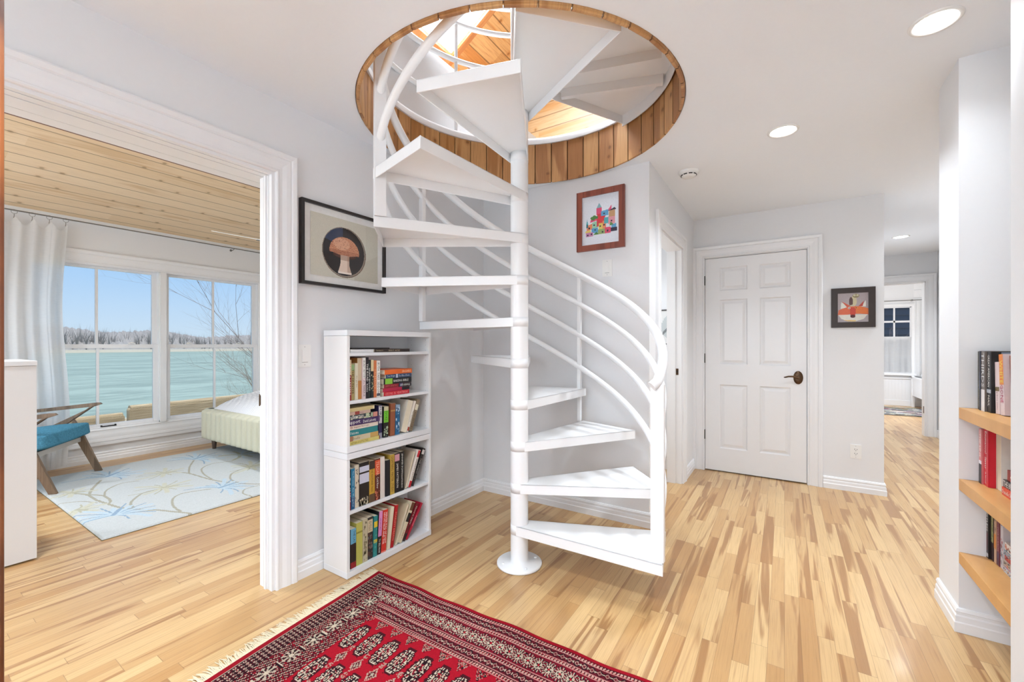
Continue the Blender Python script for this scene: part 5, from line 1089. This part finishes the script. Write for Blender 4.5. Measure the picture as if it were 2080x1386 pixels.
# ---------------------------------------------------------------- ceiling fan (partly visible)
fan = thing('ceiling_fan', 'white ceiling fan hanging from the pine ceiling, mostly behind the opening edge', 'ceiling fan', (-4.3, 2.33, 0))
b = MB(); b.lathe([(0, 2.21), (.05, 2.21), (.085, 2.235), (.09, 2.31), (.06, 2.34), (.02, 2.35), (.014, 2.36), (.014, BC(-4.3)-.03), (.05, BC(-4.3)-.01), (0, BC(-4.3)-.01)], 28); b.build('motor_housing', PLASTIC, fan)
b = MB(); b.lathe([(0, 2.11), (.04, 2.115), (.06, 2.14), (.065, 2.18), (.05, 2.21)], 24); b.build('light_bowl', PLASTIC, fan)
for k in range(3):
    a = R(266+120*k); M = Matrix.Rotation(a, 4, 'Z'); b = MB(); b.box((.08, -.014, 2.222), (.20, .014, 2.228), .001, M); br = b.build('blade_arm', CHROME, fan)
    b = MB(); b.prism([(.18, -.045, 2.230), (.54, -.062, 2.230), (.57, -.03, 2.230), (.57, .03, 2.230), (.54, .062, 2.230), (.18, .045, 2.230)], (0, 0, .006)); bmesh.ops.transform(b.bm, matrix=M@Matrix.Translation((0, 0, 2.23))@Matrix.Rotation(R(-13), 4, 'X')@Matrix.Translation((0, 0, -2.23)), verts=b.bm.verts[:]); b.build('fan_blade', PLASTIC, fan)
# ---------------------------------------------------------------- far bedroom things
rod2 = thing('curtain_rod', 'thin curtain rod above the small window in the far bedroom', 'curtain rod', (1.7, 11.12, 2.07)); MB().tube([(-.7, 0, 0), (.75, 0, 0)], .008, 8).build('rod', CHROME, rod2)
b = MB(); b.tube([(.38, .07, -.01), (.38, 0, -.01)], .005, 6); b.lathe([(0, -.012), (.016, -.012), (.016, .012), (0, .012)], 10, Matrix.Translation((.38, 0, 0))@Matrix.Rotation(R(90), 4, 'Y')); b.build('rod_bracket', CHROME, rod2)
drape('curtain', 'long sheer white curtain at the right of the far bedroom window', lambda a, d, z: (2.13+a, 11.12+d, z), .6, 2.05, 60, .3, .02, 4)
drape('curtain', 'white cafe curtain covering the lower half of the far bedroom window', lambda a, d, z: (1.12+a, 11.185+d*.4, z), .66, 1.36, 120, .97, .018, 12)
tag(MB().tube([(1.10, 11.192, 1.36), (2.11, 11.192, 1.36)], .005, 6).build('cafe_rod', PLASTIC), 'white cafe curtain rod across the far bedroom window', 'curtain rod')
fb = thing('bed', 'white wooden bed in the far bedroom seen through the hall doorway', 'bed', (2.2, 10.98, 0))
for x, y in ((-.13, .12), (-.13, -.9)): MB().box((x, y-.03, 0), (x+.045, y+.03, .60), .004).build('bed_post', TRIM, fb)
b = MB(); b.box((-.12, -.88, .22), (-.095, .11, .56), .003); b.build('side_rail', TRIM, fb); b = MB(); b.box((-.12, .10, .22), (1.1, .135, .56), .003); b.build('side_rail', TRIM, fb)
b = MB().box((-.13, -.90, .555), (-.085, .14, .585), .004); b.build('top_rail', TRIM, fb); b = MB().box((-.10, -.905, .25), (1.1, -.875, .57), .003); b.build('side_rail', TRIM, fb)
b = MB().box((-.09, -.87, .3), (1.1, .09, .56), .04); sub(b.build('mattress', bmat((240, 240, 240)), fb), 1)
b = MB().box((-.02, -.35, .562), (.45, .07, .67), .05); pw = b.build('pillow', bmat((242, 242, 242))); sub(pw, 1); pw.location = fb.location; tag(pw, 'white pillow on the far bedroom bed', 'pillow')
# rag rug
p = Paint(90, 150, S(60, 60, 64)); cols = [S(*c) for c in ((40, 40, 48), (200, 200, 196), (70, 110, 140), (150, 60, 60), (110, 130, 90), (190, 170, 120), (60, 70, 110), (226, 222, 214), (30, 30, 34), (130, 90, 110))]
rs = np.random.RandomState(9); 
for r_i in range(75):
    k = 0
    while k < 90:
        L_ = rs.randint(6, 22); p.a[r_i*2:(r_i+1)*2, k:k+L_] = cols[rs.randint(10)][:3]; k += L_
p.noise(.2)
rg = p.mesh('rag_rug', lambda a, b: np.stack([1.0+a*1.15, 9.62+b*1.2, np.full_like(a, .008)], 1), vcmat('rag_weave', .9, .1)); tag(rg, 'multicoloured woven rag rug on the far bedroom floor', 'rug')
# ---------------------------------------------------------------- bathroom glimpse : white column radiator
ra = thing('radiator', 'white ribbed radiator low in the bathroom behind the newel post', 'radiator', (-1.03, 4.30, 0))
for k in range(7): MB().box((-.10+k*.026, -.05, .12), (-.10+k*.026+.018, .05, .62), .006).build('radiator_fin', TRIM, ra)
MB().box((-.10, -.03, .0), (-.08, .03, .12)).build('radiator_foot', TRIM, ra); MB().box((.055, -.03, .0), (.075, .03, .12)).build('radiator_foot', TRIM, ra)
# ---------------------------------------------------------------- outside
def ground():
    mb = MB(); xs = [-6.07, -9, -12, -16, -20, -26]; zs = [-.25, -.3, -.7, -2.0, -3.0, -3.6]; ys = list(range(-40, 61, 4)); rr = random.Random(1)
    g = [[mb.bm.verts.new((x+(rr.uniform(-.8, .8) if i > 1 else 0), y, z+rr.uniform(-.1, .1)*(i > 0))) for y in ys] for i, (x, z) in enumerate(zip(xs, zs))]
    for a, b in zip(g, g[1:]):
        for j in range(len(ys)-1): mb.bm.faces.new((a[j], a[j+1], b[j+1], b[j]))
    return mb
struct('ground', ground(), plain('dry_lawn', S(176, 166, 136), .95, .1, .2, 3))
def water():
    t = NT('river_water'); v, x, y, z = t.obj(); n1 = t.noise(t.xyz(t.math('MULTIPLY', x, .9), t.math('MULTIPLY', y, .28), 0), 1.0, 4, .6); t.bump(n1, .35, .12)
    n2 = t.noise(t.xyz(t.math('MULTIPLY', x, .12), t.math('MULTIPLY', y, .03), 0), 1.0, 4)
    return t.fin(t.mix(t.ramp(t.math('MULTIPLY_ADD', n1, .5, t.math('MULTIPLY', n2, .5)), .42, .62), S(138, 150, 136), S(164, 176, 160)), .55, .12)
wt = MB(); wt.quad((-19, -400, -3.0), (-19, 500, -3.0), (-330, 700, -3.0), (-330, -500, -3.0)); tag(wt.build('river_water', water()), 'wide pale green river beyond the bedroom windows', 'river', kind='stuff')
def treeline():
    rr = random.Random(11); mb = MB(); tw = MB()
    for k in range(1500):
        y = rr.uniform(-260, 480); x = -300-rr.uniform(0, 26); H = rr.uniform(9.5, 14)+1.8*math.sin(y*.031)+1.2*math.sin(y*.13+1); b = Vector((x, y, -2.5))
        for q in range(16):
            a = rr.uniform(0, 2*PI); l = rr.uniform(.5, 1)*H; sp_ = rr.uniform(.05, .32)*H; z0 = rr.uniform(.05, .4)*H
            p0 = b+Vector((0, 0, z0)); p1 = b+Vector((math.cos(a)*sp_, math.sin(a)*sp_, l)); w = rr.uniform(.06, .16)
            tw.bm.faces.new([tw.bm.verts.new(q_) for q_ in (p0+Vector((0, w, 0)), p0-Vector((0, w, 0)), p1)])
        tw.bm.faces.new([tw.bm.verts.new(q_) for q_ in (b+Vector((0, .3, 0)), b-Vector((0, .3, 0)), b+Vector((0, 0, H*.8)))])
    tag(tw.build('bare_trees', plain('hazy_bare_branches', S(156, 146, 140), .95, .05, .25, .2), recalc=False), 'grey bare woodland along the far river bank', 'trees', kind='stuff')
    n = 1100; g = []
    for i in range(n+1):
        y = -300+820*i/n; h = 8.3+1.8*math.sin(y*.031)+1.2*math.sin(y*.13+1)+rr.uniform(-.7, .7)
        g.append([mb.bm.verts.new((-298, y, -3.2)), mb.bm.verts.new((-300, y, -1.6)), mb.bm.verts.new((-312, y, h*.8)), mb.bm.verts.new((-324, y, h)), mb.bm.verts.new((-345, y, -3))])
    for a, b in zip(g, g[1:]):
        for j in range(4): mb.bm.faces.new((a[j], b[j], b[j+1], a[j+1])).smooth = True
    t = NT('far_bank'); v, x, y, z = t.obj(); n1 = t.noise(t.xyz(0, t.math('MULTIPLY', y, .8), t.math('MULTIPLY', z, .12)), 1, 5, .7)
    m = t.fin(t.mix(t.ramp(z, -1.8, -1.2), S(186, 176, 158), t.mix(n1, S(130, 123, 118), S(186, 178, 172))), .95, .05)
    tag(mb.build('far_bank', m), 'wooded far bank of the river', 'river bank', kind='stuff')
treeline()
def bare(nm, label, base_, seed, L0, n_main, tilt, col, rad=.02):
    rr = random.Random(seed); mb = MB()
    def br(p, d, L, r, lv):
        pts = [p]; dd = d.copy(); k = 4
        for i in range(k):
            dd = (dd+Vector((rr.uniform(-.16, .16), rr.uniform(-.16, .16), rr.uniform(-.06, .14)))).normalized(); pts.append(pts[-1]+dd*L/k)
        mb.tube(pts, [r*(1-.6*i/k) for i in range(k+1)], 5 if lv < 2 else 4, cap=False)
        if lv >= 3: return
        for i in range(1, k+1):
            for _ in range(2 if lv < 2 else 2):
                if rr.random() < .85:
                    sd2 = Vector((rr.uniform(-1, 1), rr.uniform(-1, 1), rr.uniform(-.3, .7))).normalized(); br(pts[i], (dd*1.0+sd2*.75).normalized(), L*rr.uniform(.38, .62), r*.42, lv+1)
    for k in range(n_main):
        d = Vector((rr.uniform(-.5, .5), rr.uniform(-.6, .6)+tilt, 1.0)).normalized(); br(Vector((rr.uniform(-.15, .15), rr.uniform(-.15, .15), 0)), d, L0*rr.uniform(.7, 1), rad, 0)
    o = mb.build(nm, plain(nm+'_bark', S(*col), .9, .1, .15, 20)); o.location = base_; tag(o, label, 'shrub' if 'shrub' in nm else 'tree'); return o
bare('bare_tree', 'tall bare branching sapling outside the right bedroom window', (-9.4, 5.75, -.45), 12, 3.1, 3, -.10, (150, 134, 126), .012)
bare('bare_shrub', 'dense leafless shrub low outside the right bedroom window', (-8.5, 4.55, -.4), 21, 1.45, 7, -.2, (160, 140, 126), .007)
# outdoor wicker sofas with their backs to the windows
def wick():
    t = NT('wicker_weave'); v, x, y, z = t.obj(); a = t.math('SINE', t.math('MULTIPLY', z, 700)); b = t.math('SINE', t.math('MULTIPLY', y, 420)); m = t.math('MULTIPLY', a, b)
    n_ = t.noise(t.xyz(t.math('MULTIPLY', y, 4), 0, t.math('MULTIPLY', z, 160)), 1, 3); t.bump(m, .6, .006)
    return t.fin(t.mix(t.ramp(t.math('MULTIPLY_ADD', m, .25, n_), .35, .75), S(176, 150, 116), S(232, 212, 178)), .7, .3)
WICK = wick()
def wsofa(label, y0, y1, x, ztop, rot):
    o = thing('wicker_sofa', label, 'outdoor sofa', (x, y0, -.25), R(rot), 'brown wicker outdoor sofas'); w = y1-y0; h = ztop+.25
    b = MB().box((-.09, 0, .05), (0, w, h-.02), .03); b.build('sofa_back', WICK, o)
    b = MB(); b.tube([(-.045, .02, h-.03), (-.045, w-.02, h-.03)], .042, 12); b.build('top_roll', WICK, o)
    b = MB(); n = int(w/.03)
    for k in range(n): b.tube([(-.003, .03+k*(w-.05)/n, h-.055), (.001, .03+k*(w-.05)/n+.008, h-.02), (-.045, .03+k*(w-.05)/n+.014, h+.0135)], .0022, 4)
    b.build('braid', bmat((206, 190, 160)), o)
    MB().box((-.75, 0, .05), (-.09, w, .38), .03).build('sofa_seat', WICK, o)
    for y in (0, w-.1): MB().box((-.75, y, .05), (-.06, y+.1, h-.18), .03).build('sofa_arm', WICK, o)
    MB().box((-.70, .12, .38), (-.10, w-.12, .48), .04).build('seat_cushion', bmat((200, 190, 170)), o)
wsofa('brown wicker outdoor sofa behind the left bedroom window', .35, 1.80, -6.62, .375, 3.5)
wsofa('brown wicker outdoor sofa behind the right bedroom window, nearer the bed', 1.84, 3.6, -6.76, .445, 4.0)
# neighbour's dark siding outside the far bedroom window
mb = MB()
for k in range(28): mb.prism([(-1, 14.0, -.3+k*.16), (5.5, 14.0, -.3+k*.16), (5.5, 14.03, -.3+k*.16+.16), (-1, 14.03, -.3+k*.16+.16)], (0, .1, 0))
tag(mb.build('neighbour_wall', plain('slate_siding', S(84, 88, 98), .8, .2, .1, 4)), 'dark slate clapboard wall seen through the far bedroom window', 'building')
bare('bare_shrub', 'reddish leafless shrub outside the far bedroom window', (1.9, 12.45, -.3), 5, 1.1, 7, 0, (206, 186, 180), .013)
